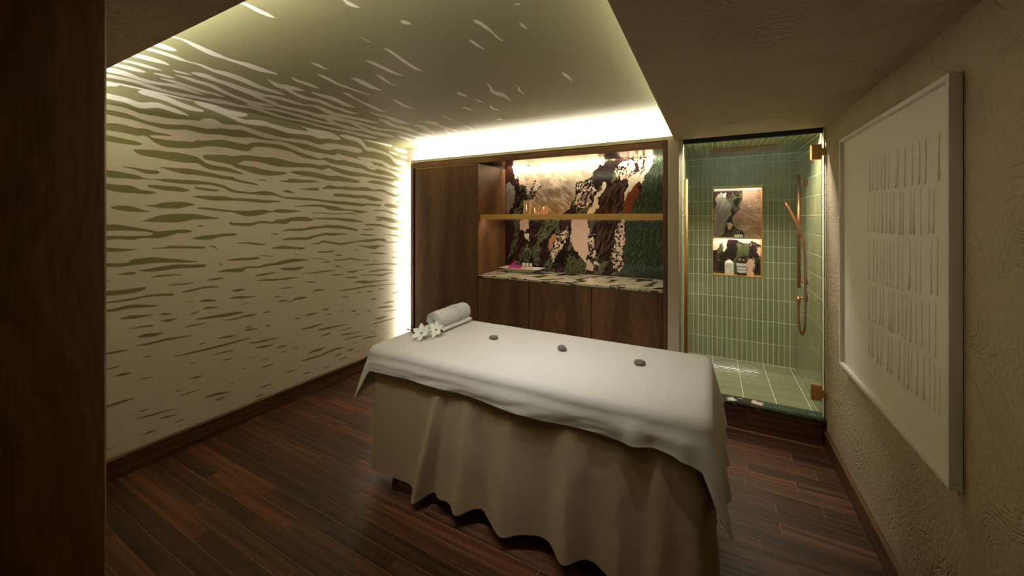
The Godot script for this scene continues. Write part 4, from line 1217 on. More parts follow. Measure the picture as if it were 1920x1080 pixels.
const MURAL_GREEN := [
	[-841,2173,14,-925,2170,16,-971,2165,16,-1016,2153,13,-1065,2147,14,-1113,2145,16,-1165,2153,16,-1217,2162,16,-1273,2162,18,-1329,2158,19,-1377,2166,19,-1437,2178,25,-1503,2180,28,-1567,2192,32,-1639,2194,23,-1713,2183,13,-1787,2184,7,-1869,2190,7,-1977,2183,18,-2083,2171,26,-2205,2160,19,-2297,2159,20,-2353,2170,27,-2387,2183,20,-2488,2178,29,-2594,2173,29,-2678,2174,33],
	[-841,2086,19,-883,2090,24,-925,2088,24,-971,2082,23,-1016,2090,20,-1065,2089,10,-1113,2092,6,-1140,2092,2],
	[-993,2085,15,-1021,2074,11,-1039,2057,6,-1065,2045,15,-1113,2036,23,-1165,2038,23,-1217,2044,23,-1273,2053,20,-1286,2061,24,-1329,2072,20,-1377,2082,22,-1439,2091,27,-1503,2088,26,-1569,2086,26,-1605,2089,23,-1639,2116,17,-1713,2129,16,-1787,2133,16,-1869,2133,18,-1950,2119,12,-2039,2096,18,-2128,2086,14,-2205,2082,7,-2259,2094,12,-2297,2085,20,-2387,2077,20,-2440,2084,26,-2488,2082,23,-2594,2074,24,-2652,2073,21,-2718,2059,22,-2836,2042,28,-2961,2047,26,-3100,2038,15],
	[-841,2020,17,-881,2016,17,-925,2013,15,-969,2011,12,-998,2011,3],
	[-961,1970,3,-993,1959,17,-1065,1959,24,-1113,1956,26,-1165,1955,30,-1217,1952,29,-1273,1950,22,-1301,1939,16,-1329,1921,16,-1377,1909,17,-1439,1907,15,-1503,1898,13,-1575,1882,2],
	[-1320,1979,4,-1336,1978,17,-1377,1978,21,-1437,1980,29,-1503,1978,31,-1567,2003,22,-1639,2010,21,-1713,2010,23,-1787,2007,32,-1869,2003,31,-1950,2002,23,-2010,2005,18,-2128,2015,18,-2216,2008,19,-2264,2021,17,-2297,2025,14,-2387,2006,20,-2488,1991,23,-2594,1986,21,-2698,1992,19,-2815,1990,20,-2938,1981,20,-3092,1972,17],
	[-1478,1966,19,-1503,1958,18,-1528,1941,15,-1567,1934,16,-1639,1922,25,-1713,1913,23,-1787,1912,19,-1869,1921,12,-1904,1929,3],
	[-1940,1938,5,-1991,1938,15,-2083,1939,22,-2205,1932,22,-2297,1919,22,-2387,1925,25,-2488,1921,21,-2594,1917,15,-2645,1916,5],
	[-2746,1925,6,-2815,1928,15,-2938,1924,17,-3061,1907,13,-3223,1880,4],
	[-2232,1820,4,-2297,1837,17,-2387,1836,13,-2488,1841,18,-2594,1840,16,-2712,1848,20,-2815,1841,10,-2938,1846,13,-3037,1817,14,-3140,1799,14,-3173,1816,15,-3283,1822,14],
	[-3140,1736,5,-3198,1732,16,-3309,1733,16],
	[-2968,1695,6,-3014,1690,20,-3116,1681,20,-3223,1669,5],
	[-3100,1985,12,-3157,1987,21,-3257,1981,18],
	[-2347,1766,8,-2387,1768,15,-2488,1768,16,-2594,1763,17,-2698,1768,16,-2815,1752,22,-2938,1740,5],
	[-841,1812,19,-883,1808,21,-925,1806,16,-969,1802,13,-1016,1796,3,-1065,1796,3,-1113,1795,10,-1165,1794,12,-1217,1793,14,-1273,1794,14,-1329,1795,10,-1377,1791,9,-1439,1779,10,-1478,1760,10,-1524,1747,9,-1605,1742,7,-1654,1743,10,-1734,1748,17,-1804,1743,10,-1869,1722,6,-1950,1717,9,-2083,1716,11,-2205,1710,9,-2297,1702,12,-2387,1697,15,-2488,1694,16,-2594,1688,16,-2678,1684,14,-2759,1692,10,-2909,1684,10],
	[-841,1735,17,-883,1728,21,-925,1726,23,-952,1723,21,-983,1714,13,-1026,1711,10,-1060,1712,5],
	[-1026,1754,3,-1044,1751,9,-1113,1744,15,-1165,1743,15,-1202,1738,13,-1239,1739,3],
	[-1273,1758,5,-1289,1755,8,-1377,1748,8,-1413,1750,4],
	[-911,1859,2,-957,1855,5,-1016,1842,12,-1065,1843,11,-1078,1845,4],
	[-1089,1877,2,-1137,1871,10,-1217,1865,20,-1273,1864,18,-1377,1854,14,-1439,1845,13,-1499,1843,13,-1510,1836,10,-1569,1825,8,-1639,1816,8,-1682,1809,2],
	[-1682,1849,3,-1713,1850,5,-1738,1848,3],
	[-1838,1854,2,-1924,1857,10,-1931,1865,17,-2039,1869,13,-2128,1877,10,-2195,1878,3],
	[-1873,1773,3,-1918,1772,11,-1963,1763,3],
	[-2010,1800,2,-2103,1804,9,-2174,1809,14,-2184,1810,10],
	[-1255,1698,2,-1301,1696,9,-1377,1691,16,-1439,1692,16,-1503,1689,10,-1569,1689,11,-1639,1686,12,-1742,1681,12,-1787,1685,9,-1856,1686,3],
	[-1013,1629,2,-1065,1626,9,-1094,1631,17,-1165,1635,22,-1205,1640,18,-1267,1643,4],
	[-859,1610,2,-895,1611,13,-942,1605,16,-978,1599,11,-1030,1589,2],
	[-1001,1530,2,-1065,1541,18,-1113,1547,25,-1174,1549,28,-1217,1554,24,-1261,1559,18,-1318,1555,14,-1377,1549,7,-1407,1550,3],
	[-1286,1617,3,-1317,1617,7,-1377,1612,8,-1439,1604,8,-1503,1599,7,-1542,1592,13,-1590,1585,20,-1639,1587,21,-1713,1598,18,-1779,1602,5,-1834,1608,14,-1918,1607,13,-2025,1609,3],
	[-841,1493,19,-883,1493,18,-925,1488,14,-970,1480,11,-1016,1473,8,-1060,1459,8,-1083,1454,10],
	[-841,1433,12,-904,1433,10,-952,1428,12,-993,1432,8,-1039,1432,9,-1065,1438,18,-1102,1445,20,-1137,1452,16,-1174,1460,12,-1217,1460,11,-1252,1460,3],
	[-1286,1496,2,-1301,1494,5,-1320,1494,2],
	[-1258,1410,3,-1289,1412,10,-1329,1413,15,-1377,1416,15,-1395,1421,11,-1451,1427,10,-1503,1428,9,-1528,1429,3],
	[-1485,1519,6,-1499,1506,9,-1586,1501,11,-1639,1503,12,-1682,1517,8,-1742,1516,9,-1791,1511,8,-1825,1522,15,-1891,1521,20,-1936,1539,16,-2029,1543,19,-2093,1538,17,-2133,1533,7],
	[-1873,1446,3,-1936,1451,9,-2015,1449,11,-2068,1454,10,-2143,1464,14,-2205,1465,11,-2270,1474,15,-2314,1470,16,-2428,1463,15,-2518,1448,13,-2600,1430,10,-2619,1430,4],
	[-1869,1369,3,-1922,1375,10,-2006,1373,11,-2078,1370,12,-2123,1380,13,-2179,1391,9,-2259,1403,12,-2342,1397,12,-2428,1397,7,-2494,1391,3],
	[-1531,1360,3,-1593,1361,5,-1662,1348,8,-1734,1340,3],
	[-1779,1367,1,-1779,1420,1,-1808,1419,5,-1838,1417,2],
	[-1783,1307,3,-1860,1308,12,-1936,1300,10,-2006,1291,9,-2034,1286,10,-2068,1291,3],
	[-1701,1253,2,-1742,1248,3,-1787,1242,2],
	[-1968,1241,2,-2010,1238,2],
	[-2133,1322,4,-2195,1321,6,-2232,1336,10,-2314,1321,9,-2428,1302,11,-2518,1309,9,-2645,1316,6,-2746,1316,14,-2887,1320,11,-2961,1310,17,-3006,1287,7,-3116,1281,7,-3223,1269,4],
	[-2133,1548,3,-2205,1545,7,-2387,1542,11,-2488,1532,15,-2581,1523,13,-2685,1509,3],
	[-2133,1593,2,-2205,1596,4,-2342,1588,5,-2488,1594,5,-2562,1595,6,-2606,1587,2],
	[-1968,1648,3,-2054,1655,6,-2143,1662,10,-2232,1660,11,-2297,1647,20,-2387,1639,18,-2458,1630,9,-2549,1626,8,-2626,1614,15,-2739,1613,3],
	[-2829,1629,6,-2961,1631,7,-3076,1606,10,-3181,1586,4,-3265,1584,2],
	[-2851,1561,6,-2961,1544,20,-3076,1523,23,-3198,1504,18,-3257,1498,9],
	[-2843,1539,3,-2887,1527,7,-2931,1530,5],
	[-2718,1482,7,-2815,1480,10,-2931,1470,12,-3037,1444,13,-3157,1432,19,-3257,1433,15],
	[-2678,1434,3,-2759,1431,6,-2822,1435,3],
	[-2652,1385,3,-2712,1378,7,-2829,1370,3],
	[-2938,1377,2,-3076,1360,6,-3181,1344,13,-3283,1343,11],
	[-2619,1272,2,-2746,1252,11,-2836,1243,20,-2901,1250,9,-2983,1239,2],
	[-2190,1246,6,-2270,1238,8,-2342,1242,6,-2353,1241,3],
	[-2359,1198,3,-2405,1196,7,-2434,1191,3],
	[-2575,1235,3,-2626,1228,3],
	[-2766,1179,2,-2851,1180,7,-2923,1169,8,-2999,1165,3],
	[-2353,1153,5,-2458,1148,7,-2549,1150,8,-2626,1129,6,-2759,1110,3],
	[-2794,1104,2,-2872,1091,3],
	[-3084,1170,2,-3198,1167,6,-3300,1159,5],
	[-3076,1114,5,-3198,1103,8,-3300,1097,5],
	[-2133,1189,2,-2205,1182,3,-2319,1147,1],
	[-841,1274,10,-883,1269,11,-925,1268,10,-952,1274,13,-959,1278,17,-1016,1281,19,-1054,1281,18,-1113,1274,14,-1191,1262,10,-1249,1253,5,-1283,1250,2],
	[-841,1364,12,-904,1357,9,-970,1356,2],
	[-1044,1357,2,-1113,1356,5,-1137,1360,9,-1217,1353,8,-1314,1344,7,-1323,1339,2],
	[-1358,1350,2,-1377,1347,4,-1390,1336,4,-1407,1331,2],
	[-983,1224,2,-1026,1221,9,-1089,1223,14,-1154,1228,14,-1205,1225,12,-1273,1218,11,-1314,1217,10,-1329,1215,6],
	[-891,1213,2,-925,1212,6,-957,1211,8,-961,1213,3],
	[-1041,1174,2,-1083,1177,6,-1154,1175,4,-1194,1169,2],
	[-841,1180,3,-859,1178,2],
	[-1121,1111,2,-1208,1106,5,-1261,1107,2],
	[-841,1107,14,-925,1103,14,-988,1106,12,-1011,1112,5],
	[-841,1053,4,-947,1052,7,-1006,1058,5,-1083,1055,7,-1143,1046,7,-1151,1047,4],
	[-841,1005,8,-881,1003,9,-925,1009,11,-981,1004,10,-1031,994,7,-1078,988,2],
	[-904,943,3,-933,944,9,-971,940,10,-1006,937,6,-1049,934,2],
	[-1089,929,5,-1110,926,6,-1146,919,2],
	[-1089,886,2,-1124,881,9,-1165,881,3],
	[-942,872,2,-988,873,4,-1039,867,6,-1049,870,3],
	[-976,814,2,-1018,812,11,-1057,807,10,-1099,804,2],
	[-976,761,3,-1023,757,6,-1070,757,7,-1110,759,8,-1179,754,5,-1252,748,2],
	[-841,754,6,-891,750,6,-937,747,2],
	[-1001,682,2,-1018,678,3,-1036,675,2],
	[-1154,634,2,-1223,631,5,-1298,628,7,-1377,626,8,-1461,626,8,-1567,627,5,-1627,626,2],
	[-1199,1054,3,-1246,1055,7,-1307,1063,6,-1361,1062,6,-1394,1057,5,-1413,1056,2],
	[-1345,1114,3,-1377,1113,7,-1427,1113,4,-1440,1113,2],
	[-1229,982,2,-1264,977,2],
	[-1298,970,2,-1332,971,9,-1377,962,7,-1390,960,2],
	[-1323,917,4,-1345,918,7,-1377,912,6,-1413,905,2],
	[-1243,894,2,-1270,899,5,-1292,903,2],
	[-1277,851,3,-1329,849,7,-1394,845,10,-1461,841,12,-1531,839,9,-1579,836,2],
	[-1217,815,3,-1267,815,5,-1329,812,2],
	[-1289,677,1,-1307,675,4,-1326,675,2],
	[-1471,1240,3,-1531,1240,8,-1624,1236,9,-1674,1237,8,-1686,1238,3],
	[-1413,1219,2,-1427,1214,4,-1437,1213,2],
	[-1410,1162,3,-1461,1165,10,-1524,1159,15,-1567,1160,14,-1597,1173,7,-1682,1165,7,-1742,1175,10,-1804,1175,9,-1860,1182,15,-1950,1191,15,-2006,1188,12,-2093,1181,3],
	[-1856,1132,4,-1882,1128,10,-1959,1117,13,-2020,1119,11,-2049,1121,5],
	[-1658,1101,3,-1701,1102,8,-1762,1104,6,-1813,1109,3],
	[-1670,1062,3,-1742,1056,7,-1787,1049,9,-1847,1047,5,-1900,1042,9,-1950,1044,5,-2010,1038,3],
	[-2029,1068,2,-2153,1061,5,-2232,1063,7,-2325,1059,5,-2364,1056,3],
	[-1496,1011,3,-1528,1009,9,-1567,1007,6,-1586,1006,2],
	[-1478,961,2,-1542,954,10,-1597,945,6,-1662,940,2],
	[-1560,901,2,-1608,899,2],
	[-1838,972,2,-1913,965,4,-1963,958,2],
	[-1804,908,2,-1830,906,5,-1860,900,2],
	[-1830,869,2,-1869,865,7,-1909,862,3],
	[-1913,839,4,-1945,851,4,-1982,859,9,-2034,857,11,-2078,853,4],
	[-2073,992,2,-2118,983,6,-2164,977,2],
	[-1717,800,2,-1746,798,5,-1771,796,2],
	[-1437,807,2,-1513,797,5,-1560,802,6,-1624,802,7,-1666,799,2],
	[-1586,715,2,-1608,714,4,-1635,711,2],
	[-1579,697,2,-1616,693,8,-1678,683,2],
	[-1729,691,2,-1750,688,5,-1771,685,2],
	[-1968,694,2,-1991,691,5,-2015,688,2],
	[-2073,700,4,-2123,698,9,-2179,695,2],
	[-2034,586,4,-2103,582,8,-2205,585,6,-2227,585,2],
	[-1407,684,2,-1461,679,8,-1524,673,2],
	[-1612,589,2,-1670,579,6,-1721,576,8,-1783,574,6,-1834,573,2],
	[-1658,539,2,-1721,530,9,-1787,525,3],
	[-1813,492,2,-1856,490,7,-1909,482,2],
	[-1858,443,2,-1882,439,4,-1909,438,2],
	[-1954,442,2,-1977,441,4,-2001,439,2],
	[-1380,574,2,-1444,573,5,-1517,566,2],
	[-1437,515,2,-1468,512,5,-1499,512,2],
	[-1612,477,2,-1639,472,2],
	[-1697,430,2,-1734,429,3,-1771,423,2],
	[-2088,354,3,-2143,362,10,-2205,358,10,-2221,358,8,-2264,362,2],
	[-2029,315,4,-2103,309,8,-2205,302,7,-2314,312,9,-2399,308,8,-2464,301,3],
	[-2221,1147,2,-2270,1144,6,-2314,1142,2],
	[-2353,1098,2,-2387,1092,7,-2428,1090,3],
	[-2319,1017,2,-2382,1014,7,-2452,1005,3],
	[-2488,1026,3,-2549,1019,11,-2594,1020,7,-2639,1023,3,-2691,1019,3],
	[-2476,976,3,-2537,964,9,-2587,960,8,-2613,962,3],
	[-2691,1071,5,-2815,1062,7,-2999,1049,5,-3116,1033,8,-3240,1023,4,-3335,1013,2],
	[-2773,995,6,-2851,994,9,-2946,991,9,-3037,977,6,-3092,974,3],
	[-2658,972,4,-2746,963,4,-2851,949,6,-2923,936,11,-3006,943,7,-3100,943,2],
	[-2575,906,3,-2645,906,11,-2698,898,16,-2759,886,10,-2851,881,7,-2946,876,6,-3037,868,2],
	[-2399,859,3,-2518,849,7,-2645,847,8,-2746,844,8,-2887,833,5,-3037,821,4,-3283,796,2],
	[-2143,900,4,-2195,899,8,-2248,892,2],
	[-2732,789,3,-2773,787,7,-2815,786,3],
	[-2879,792,3,-2923,788,6,-2976,784,2],
	[-2619,803,5,-2672,794,2],
	[-2428,790,3,-2476,785,5,-2512,785,3],
	[-2787,699,3,-2822,698,9,-2858,696,3],
	[-3084,713,4,-3132,714,7,-3181,717,3],
	[-2953,629,3,-3029,626,9,-3108,619,4],
	[-2872,592,5,-2946,588,10,-3037,574,8,-3108,563,3],
	[-2953,535,2,-3076,525,5,-3257,507,2],
	[-2829,483,4,-2909,478,13,-3006,476,4],
	[-2801,442,3,-2923,435,7,-3116,430,4],
	[-2227,713,3,-2264,710,7,-2303,707,2],
	[-2543,630,4,-2575,628,8,-2600,628,3],
	[-2732,591,2,-2759,591,6,-2787,590,2],
	[-2416,660,3,-2452,657,3],
	[-2248,660,2,-2286,659,4,-2319,654,2],
	[-2587,585,3,-2632,581,5],
	[-2143,696,6,-2184,694,2],
	[-2184,541,3,-2270,532,10,-2370,526,7,-2488,514,2],
	[-2428,476,2,-2518,470,4,-2556,471,2],
	[-2211,479,3,-2270,478,8,-2325,480,2],
	[-2428,428,4,-2500,418,7,-2562,412,4,-2658,402,2],
	[-2464,368,3,-2549,370,6,-2712,349,2],
	[-2672,325,3,-2759,314,8,-2865,299,2],
	[-2901,354,2,-2968,352,3],
	[-2829,401,3,-2865,398,3],
	[-2794,352,2,-2843,350,2],
	[-2983,292,2,-3045,287,2],
	[-3108,375,2,-3165,370,2],
	[-2494,258,3,-2537,255,8,-2575,252,3],
	[-2549,310,2,-2600,305,4],
	[-2594,211,2,-2632,207,4],
	[-2359,253,3,-2399,250,8,-2434,249,3],
	[-841,662,3,-872,660,4,-904,662,1],
	[-875,609,2,-909,607,8,-949,601,2],
	[-974,547,1,-1011,545,3,-1049,539,1],
	[-1240,559,1,-1261,557,4,-1283,555,1],
	[-1243,458,3,-1283,452,6,-1323,450,1],
	[-1160,401,1,-1177,401,4,-1194,399,1],
	[-1191,365,2,-1232,362,4,-1301,362,1],
	[-1323,291,2,-1368,290,8,-1417,283,8,-1492,267,2],
	[-1387,247,2,-1417,244,6,-1454,244,2],
	[-1478,330,2,-1506,325,3],
	[-1571,409,3,-1590,407,3],
	[-841,443,6,-881,442,8,-928,443,6,-959,440,2],
	[-986,349,2,-1008,347,4,-1034,342,1],
	[-976,307,2,-1018,304,5,-1065,299,6,-1110,294,3,-1174,285,1],
	[-1081,260,2,-1124,252,6,-1171,245,1],
	[-1160,198,1,-1188,197,3,-1211,196,1],
	[-1177,163,2,-1197,164,3],
	[-1001,197,2,-1031,197,6,-1070,193,1],
	[-841,190,3,-877,185,1],
	[-1654,156,2,-1689,154,5,-1725,149,2],
	[-1689,217,3,-1729,214,6,-1775,211,3],
	[-1697,371,2,-1742,368,6,-1800,368,2],
	[-1900,262,2,-1936,258,5,-1968,256,2],
	[-2039,198,2,-2078,191,5,-2123,187,2],
	[-2243,178,2,-2275,174,4,-2303,171,2],
	[-2411,198,2,-2458,197,6,-2500,197,2]]
const MURAL_CREAM := [
	[-841,2267,16,-925,2264,16,-988,2250,18,-1065,2272,17,-1113,2269,14,-1165,2259,14,-1229,2248,5],
	[-983,2333,5,-1006,2335,15,-1049,2334,17,-1113,2328,17,-1165,2314,17,-1243,2299,16,-1314,2298,7],
	[-841,2203,16,-925,2201,16,-1016,2177,15,-1113,2178,17,-1217,2197,18,-1314,2209,18,-1326,2215,29,-1377,2223,32,-1437,2217,17,-1503,2223,18,-1567,2231,16,-1639,2219,18,-1713,2209,19,-1787,2204,17,-1882,2204,13,-1977,2210,16,-2083,2213,16,-2205,2198,18,-2297,2216,29,-2387,2229,23,-2488,2230,23,-2594,2229,27,-2658,2228,16],
	[-1261,2353,2,-1301,2343,15,-1377,2337,21,-1437,2325,23,-1503,2326,20,-1556,2331,16,-1590,2337,10],
	[-1437,2322,18,-1503,2298,15,-1556,2285,16,-1597,2284,16,-1674,2295,21,-1725,2300,19,-1787,2294,17,-1869,2288,20,-1931,2283,21,-2010,2290,18,-2083,2296,16,-2128,2309,28,-2205,2309,39,-2297,2318,30,-2370,2312,23,-2411,2309,10],
	[-2041,2342,4,-2083,2335,7,-2143,2326,19],
	[-2416,2341,8,-2488,2339,19,-2594,2335,21,-2645,2326,25,-2685,2300,22,-2732,2264,21,-2815,2267,18,-2938,2258,15,-3045,2239,17,-3116,2195,25,-3198,2182,30,-3283,2178,28,-3352,2177,25],
	[-2619,2160,6,-2698,2155,16,-2815,2158,17,-2938,2151,17,-3014,2123,23,-3132,2108,15,-3283,2110,11,-3370,2116,13],
	[-2488,2131,21,-2594,2125,18,-2698,2104,10,-2746,2082,16,-2815,2071,18,-2843,2071,8],
	[-2822,2100,7,-2887,2088,17,-2999,2077,17,-3116,2052,19,-3198,2036,24,-3344,2026,31],
	[-2594,2029,21,-2698,2022,17,-2815,2012,14,-2938,2005,11,-3092,1999,9],
	[-3037,2279,6,-3100,2271,12,-3173,2264,5],
	[-3223,2256,11,-3344,2251,19,-3379,2250,19],
	[-3116,2327,6,-3198,2322,18,-3344,2320,16],
	[-2698,2349,5,-2815,2351,10,-2938,2353,12,-3061,2350,11],
	[-841,2339,14,-875,2344,11,-888,2345,6],
	[-891,2353,5,-981,2354,5,-1113,2354,5,-1194,2352,4,-1255,2353,3]]
const CEILING_CREAM := [
	[-773,-1564,6,-797,-1560,12,-837,-1564,15,-867,-1564,14,-892,-1564,6],
	[-757,-2116,7,-779,-2126,9,-816,-2121,11,-881,-2147,21,-952,-2172,27,-1006,-2178,17,-1049,-2178,19,-1108,-2169,30,-1178,-2175,31,-1244,-2165,13],
	[-756,-2279,15,-779,-2292,22,-799,-2289,31,-822,-2293,28,-836,-2292,15],
	[-751,-2380,13,-779,-2386,19,-821,-2381,23,-874,-2385,22,-911,-2397,17,-939,-2394,8],
	[-945,-2397,9,-987,-2389,13,-1059,-2415,21,-1104,-2412,35,-1182,-2419,36,-1247,-2441,32,-1315,-2468,30,-1410,-2477,30,-1479,-2480,10],
	[-753,-2536,23,-781,-2540,26,-813,-2527,35,-850,-2526,33,-886,-2530,19,-908,-2539,7],
	[-760,-2668,17,-787,-2672,18,-831,-2662,23,-876,-2668,23,-920,-2669,9],
	[-758,-2771,24,-787,-2782,28,-825,-2779,34,-865,-2782,29,-885,-2784,10],
	[-786,-2914,43,-816,-2907,52,-859,-2915,37,-908,-2936,29,-976,-2952,35,-1036,-2925,31,-1078,-2906,41,-1131,-2918,28,-1193,-2941,20,-1236,-2956,7],
	[-814,-3040,38,-890,-3022,37,-959,-3032,31,-1040,-3068,32,-1114,-3078,32,-1190,-3071,42,-1290,-3048,38,-1355,-3026,59,-1390,-3011,47,-1473,-3015,36,-1557,-2984,29,-1677,-3010,29,-1813,-3048,30,-1923,-3034,32,-1992,-3026,30,-2141,-3049,32,-2282,-3038,40,-2369,-3013,46,-2475,-3012,52,-2656,-3016,47,-2716,-3000,24],
	[-931,-2754,10,-960,-2750,20,-990,-2754,18,-1006,-2751,8],
	[-986,-2824,11,-1021,-2821,21,-1090,-2834,22,-1153,-2856,26,-1216,-2874,29,-1256,-2865,24,-1292,-2878,17,-1318,-2875,8],
	[-958,-2607,7,-991,-2608,17,-1030,-2602,7],
	[-1000,-2683,8,-1043,-2680,19,-1101,-2697,29,-1142,-2698,31,-1190,-2714,25,-1251,-2755,24,-1314,-2791,23,-1412,-2830,27,-1488,-2852,42,-1515,-2842,47,-1565,-2822,34,-1601,-2814,12],
	[-1506,-2913,26,-1592,-2918,30,-1674,-2880,31,-1778,-2884,31,-1878,-2892,33,-2040,-2906,32,-2165,-2883,35],
	[-1032,-2557,15,-1066,-2550,35,-1126,-2568,29,-1209,-2581,35,-1271,-2602,40,-1336,-2616,44,-1395,-2627,52,-1426,-2614,32,-1500,-2580,33,-1606,-2587,31,-1678,-2585,21,-1723,-2544,23,-1784,-2541,28,-1901,-2588,37,-1991,-2595,52,-2068,-2573,45,-2141,-2548,36,-2235,-2538,38,-2290,-2511,15],
	[-1387,-2653,27,-1454,-2691,28,-1509,-2709,31,-1601,-2755,26,-1675,-2757,37,-1778,-2740,42,-1860,-2745,36,-1928,-2746,47,-1973,-2723,78,-2013,-2706,58,-2076,-2706,52,-2153,-2678,47,-2241,-2668,35,-2352,-2671,28,-2469,-2680,37,-2556,-2610,32,-2679,-2597,27,-2840,-2612,26,-2958,-2571,28,-3073,-2578,29,-3231,-2608,23,-3463,-2612,13],
	[-1277,-2293,4,-1324,-2316,15,-1374,-2337,34,-1407,-2326,48,-1435,-2312,38,-1468,-2304,27,-1493,-2291,9],
	[-1374,-2337,19,-1436,-2363,16,-1525,-2405,22,-1604,-2418,34,-1686,-2402,32,-1789,-2434,24,-1870,-2436,25,-1972,-2454,26,-2004,-2426,13],
	[-1324,-2133,4,-1368,-2158,16,-1428,-2158,22,-1486,-2167,18,-1512,-2169,7],
	[-2027,-2785,22,-2143,-2853,35,-2255,-2867,48,-2365,-2878,52,-2426,-2846,22],
	[-2203,-2714,20,-2365,-2773,28,-2475,-2832,47,-2604,-2826,65,-2746,-2811,30],
	[-1544,-2274,9,-1599,-2277,23,-1670,-2273,39,-1758,-2291,26,-1831,-2312,26,-1885,-2311,13],
	[-1655,-2102,16,-1675,-2104,17,-1755,-2136,10,-1917,-2177,22,-2035,-2205,21,-2081,-2202,12],
	[-2054,-2315,10,-2133,-2312,18,-2222,-2298,27,-2352,-2319,40,-2442,-2300,15],
	[-2226,-2410,13,-2278,-2410,26,-2445,-2471,29,-2552,-2442,44,-2731,-2465,24,-2884,-2463,29,-3014,-2481,15,-3165,-2484,12],
	[-1249,-1842,6,-1278,-1842,13,-1319,-1852,10,-1340,-1845,5],
	[-1366,-1960,7,-1414,-1967,17,-1496,-1992,14,-1533,-1998,15,-1604,-1995,15,-1681,-1998,12,-1748,-1985,8],
	[-1504,-1847,9,-1527,-1832,20,-1593,-1850,26,-1661,-1861,23,-1723,-1856,8],
	[-1532,-1680,7,-1554,-1678,11,-1632,-1706,10,-1698,-1707,4],
	[-1364,-1568,6,-1408,-1564,15,-1480,-1566,15,-1551,-1567,12,-1606,-1557,4],
	[-1307,-1386,4,-1326,-1378,9,-1398,-1391,10,-1483,-1408,11,-1563,-1418,11,-1599,-1410,5],
	[-1174,-1391,2,-1203,-1390,3,-1231,-1388,2],
	[-1889,-1919,5,-1965,-1938,17,-2058,-1962,17,-2119,-1952,7],
	[-2745,-2724,11,-2891,-2752,31,-3035,-2788,22,-3165,-2826,47,-3289,-2852,53,-3468,-2885,17],
	[-2506,-2299,19,-2543,-2271,36,-2635,-2285,31,-2767,-2328,19,-2826,-2335,10],
	[-2483,-2147,13,-2497,-2101,37,-2616,-2112,22,-2692,-2113,32,-2763,-2108,36,-2842,-2094,15],
	[-2670,-2113,9,-2820,-2182,14,-2959,-2231,22,-3017,-2223,17],
	[-2415,-2162,9,-2453,-2150,8],
	[-2380,-1878,5,-2464,-1890,8,-2545,-1898,5],
	[-2731,-1915,10,-2795,-1919,21,-2882,-1938,8],
	[-2993,-2335,13,-3100,-2331,28,-3233,-2334,29,-3396,-2346,10],
	[-3225,-2467,15,-3319,-2460,35,-3442,-2464,14],
	[-3261,-2676,10,-3376,-2687,21,-3482,-2694,9],
	[-3250,-2186,13,-3288,-2171,15],
	[-1980,-1446,6,-2027,-1447,20,-2082,-1447,9],
	[-2157,-1426,6,-2193,-1421,11,-2236,-1416,5],
	[-2273,-1605,10,-2311,-1596,18,-2365,-1592,7],
	[-2329,-1414,6,-2390,-1428,14,-2462,-1417,6],
	[-1938,-1195,5,-1993,-1210,7,-2079,-1238,17,-2138,-1225,30,-2197,-1218,16,-2301,-1229,4],
	[-2038,-1055,2,-2075,-1056,3,-2139,-1081,7,-2214,-1083,3],
	[-1425,-973,3,-1440,-971,8,-1482,-972,9,-1535,-968,3],
	[-1289,-859,3,-1311,-855,12,-1335,-850,8,-1366,-848,10,-1408,-847,5,-1479,-850,5,-1499,-845,5],
	[-1154,-1127,4,-1172,-1121,14,-1192,-1111,3],
	[-923,-1205,5,-945,-1207,5,-971,-1210,12,-991,-1206,9,-1003,-1200,4],
	[-1267,-658,4,-1274,-646,5],
	[-1397,-706,2,-1427,-704,7,-1457,-700,2],
	[-2677,-1559,10,-2687,-1539,20,-2703,-1528,8],
	[-2983,-1875,11,-3031,-1876,18,-3058,-1874,9],
	[-1988,-737,5,-2040,-732,12,-2130,-731,3],
	[-3164,-1140,9,-3203,-1129,19,-3219,-1120,9],
	[-3362,-747,12,-3380,-732,32,-3370,-711,9],
	[-3274,-1713,12,-3345,-1708,38,-3449,-1700,9],
	[-3232,-1869,13,-3319,-1864,38,-3421,-1864,10],
	[-3097,-1995,10,-3251,-2018,22,-3441,-2030,10]]
const GREEN_EDGE := [-841,2198,-1377,2208,-1913,2207,-2205,2193,-2428,2205,-2613,2197,-2746,2167,-2851,2092,-2961,2024,-3116,1986,-3388,1979]
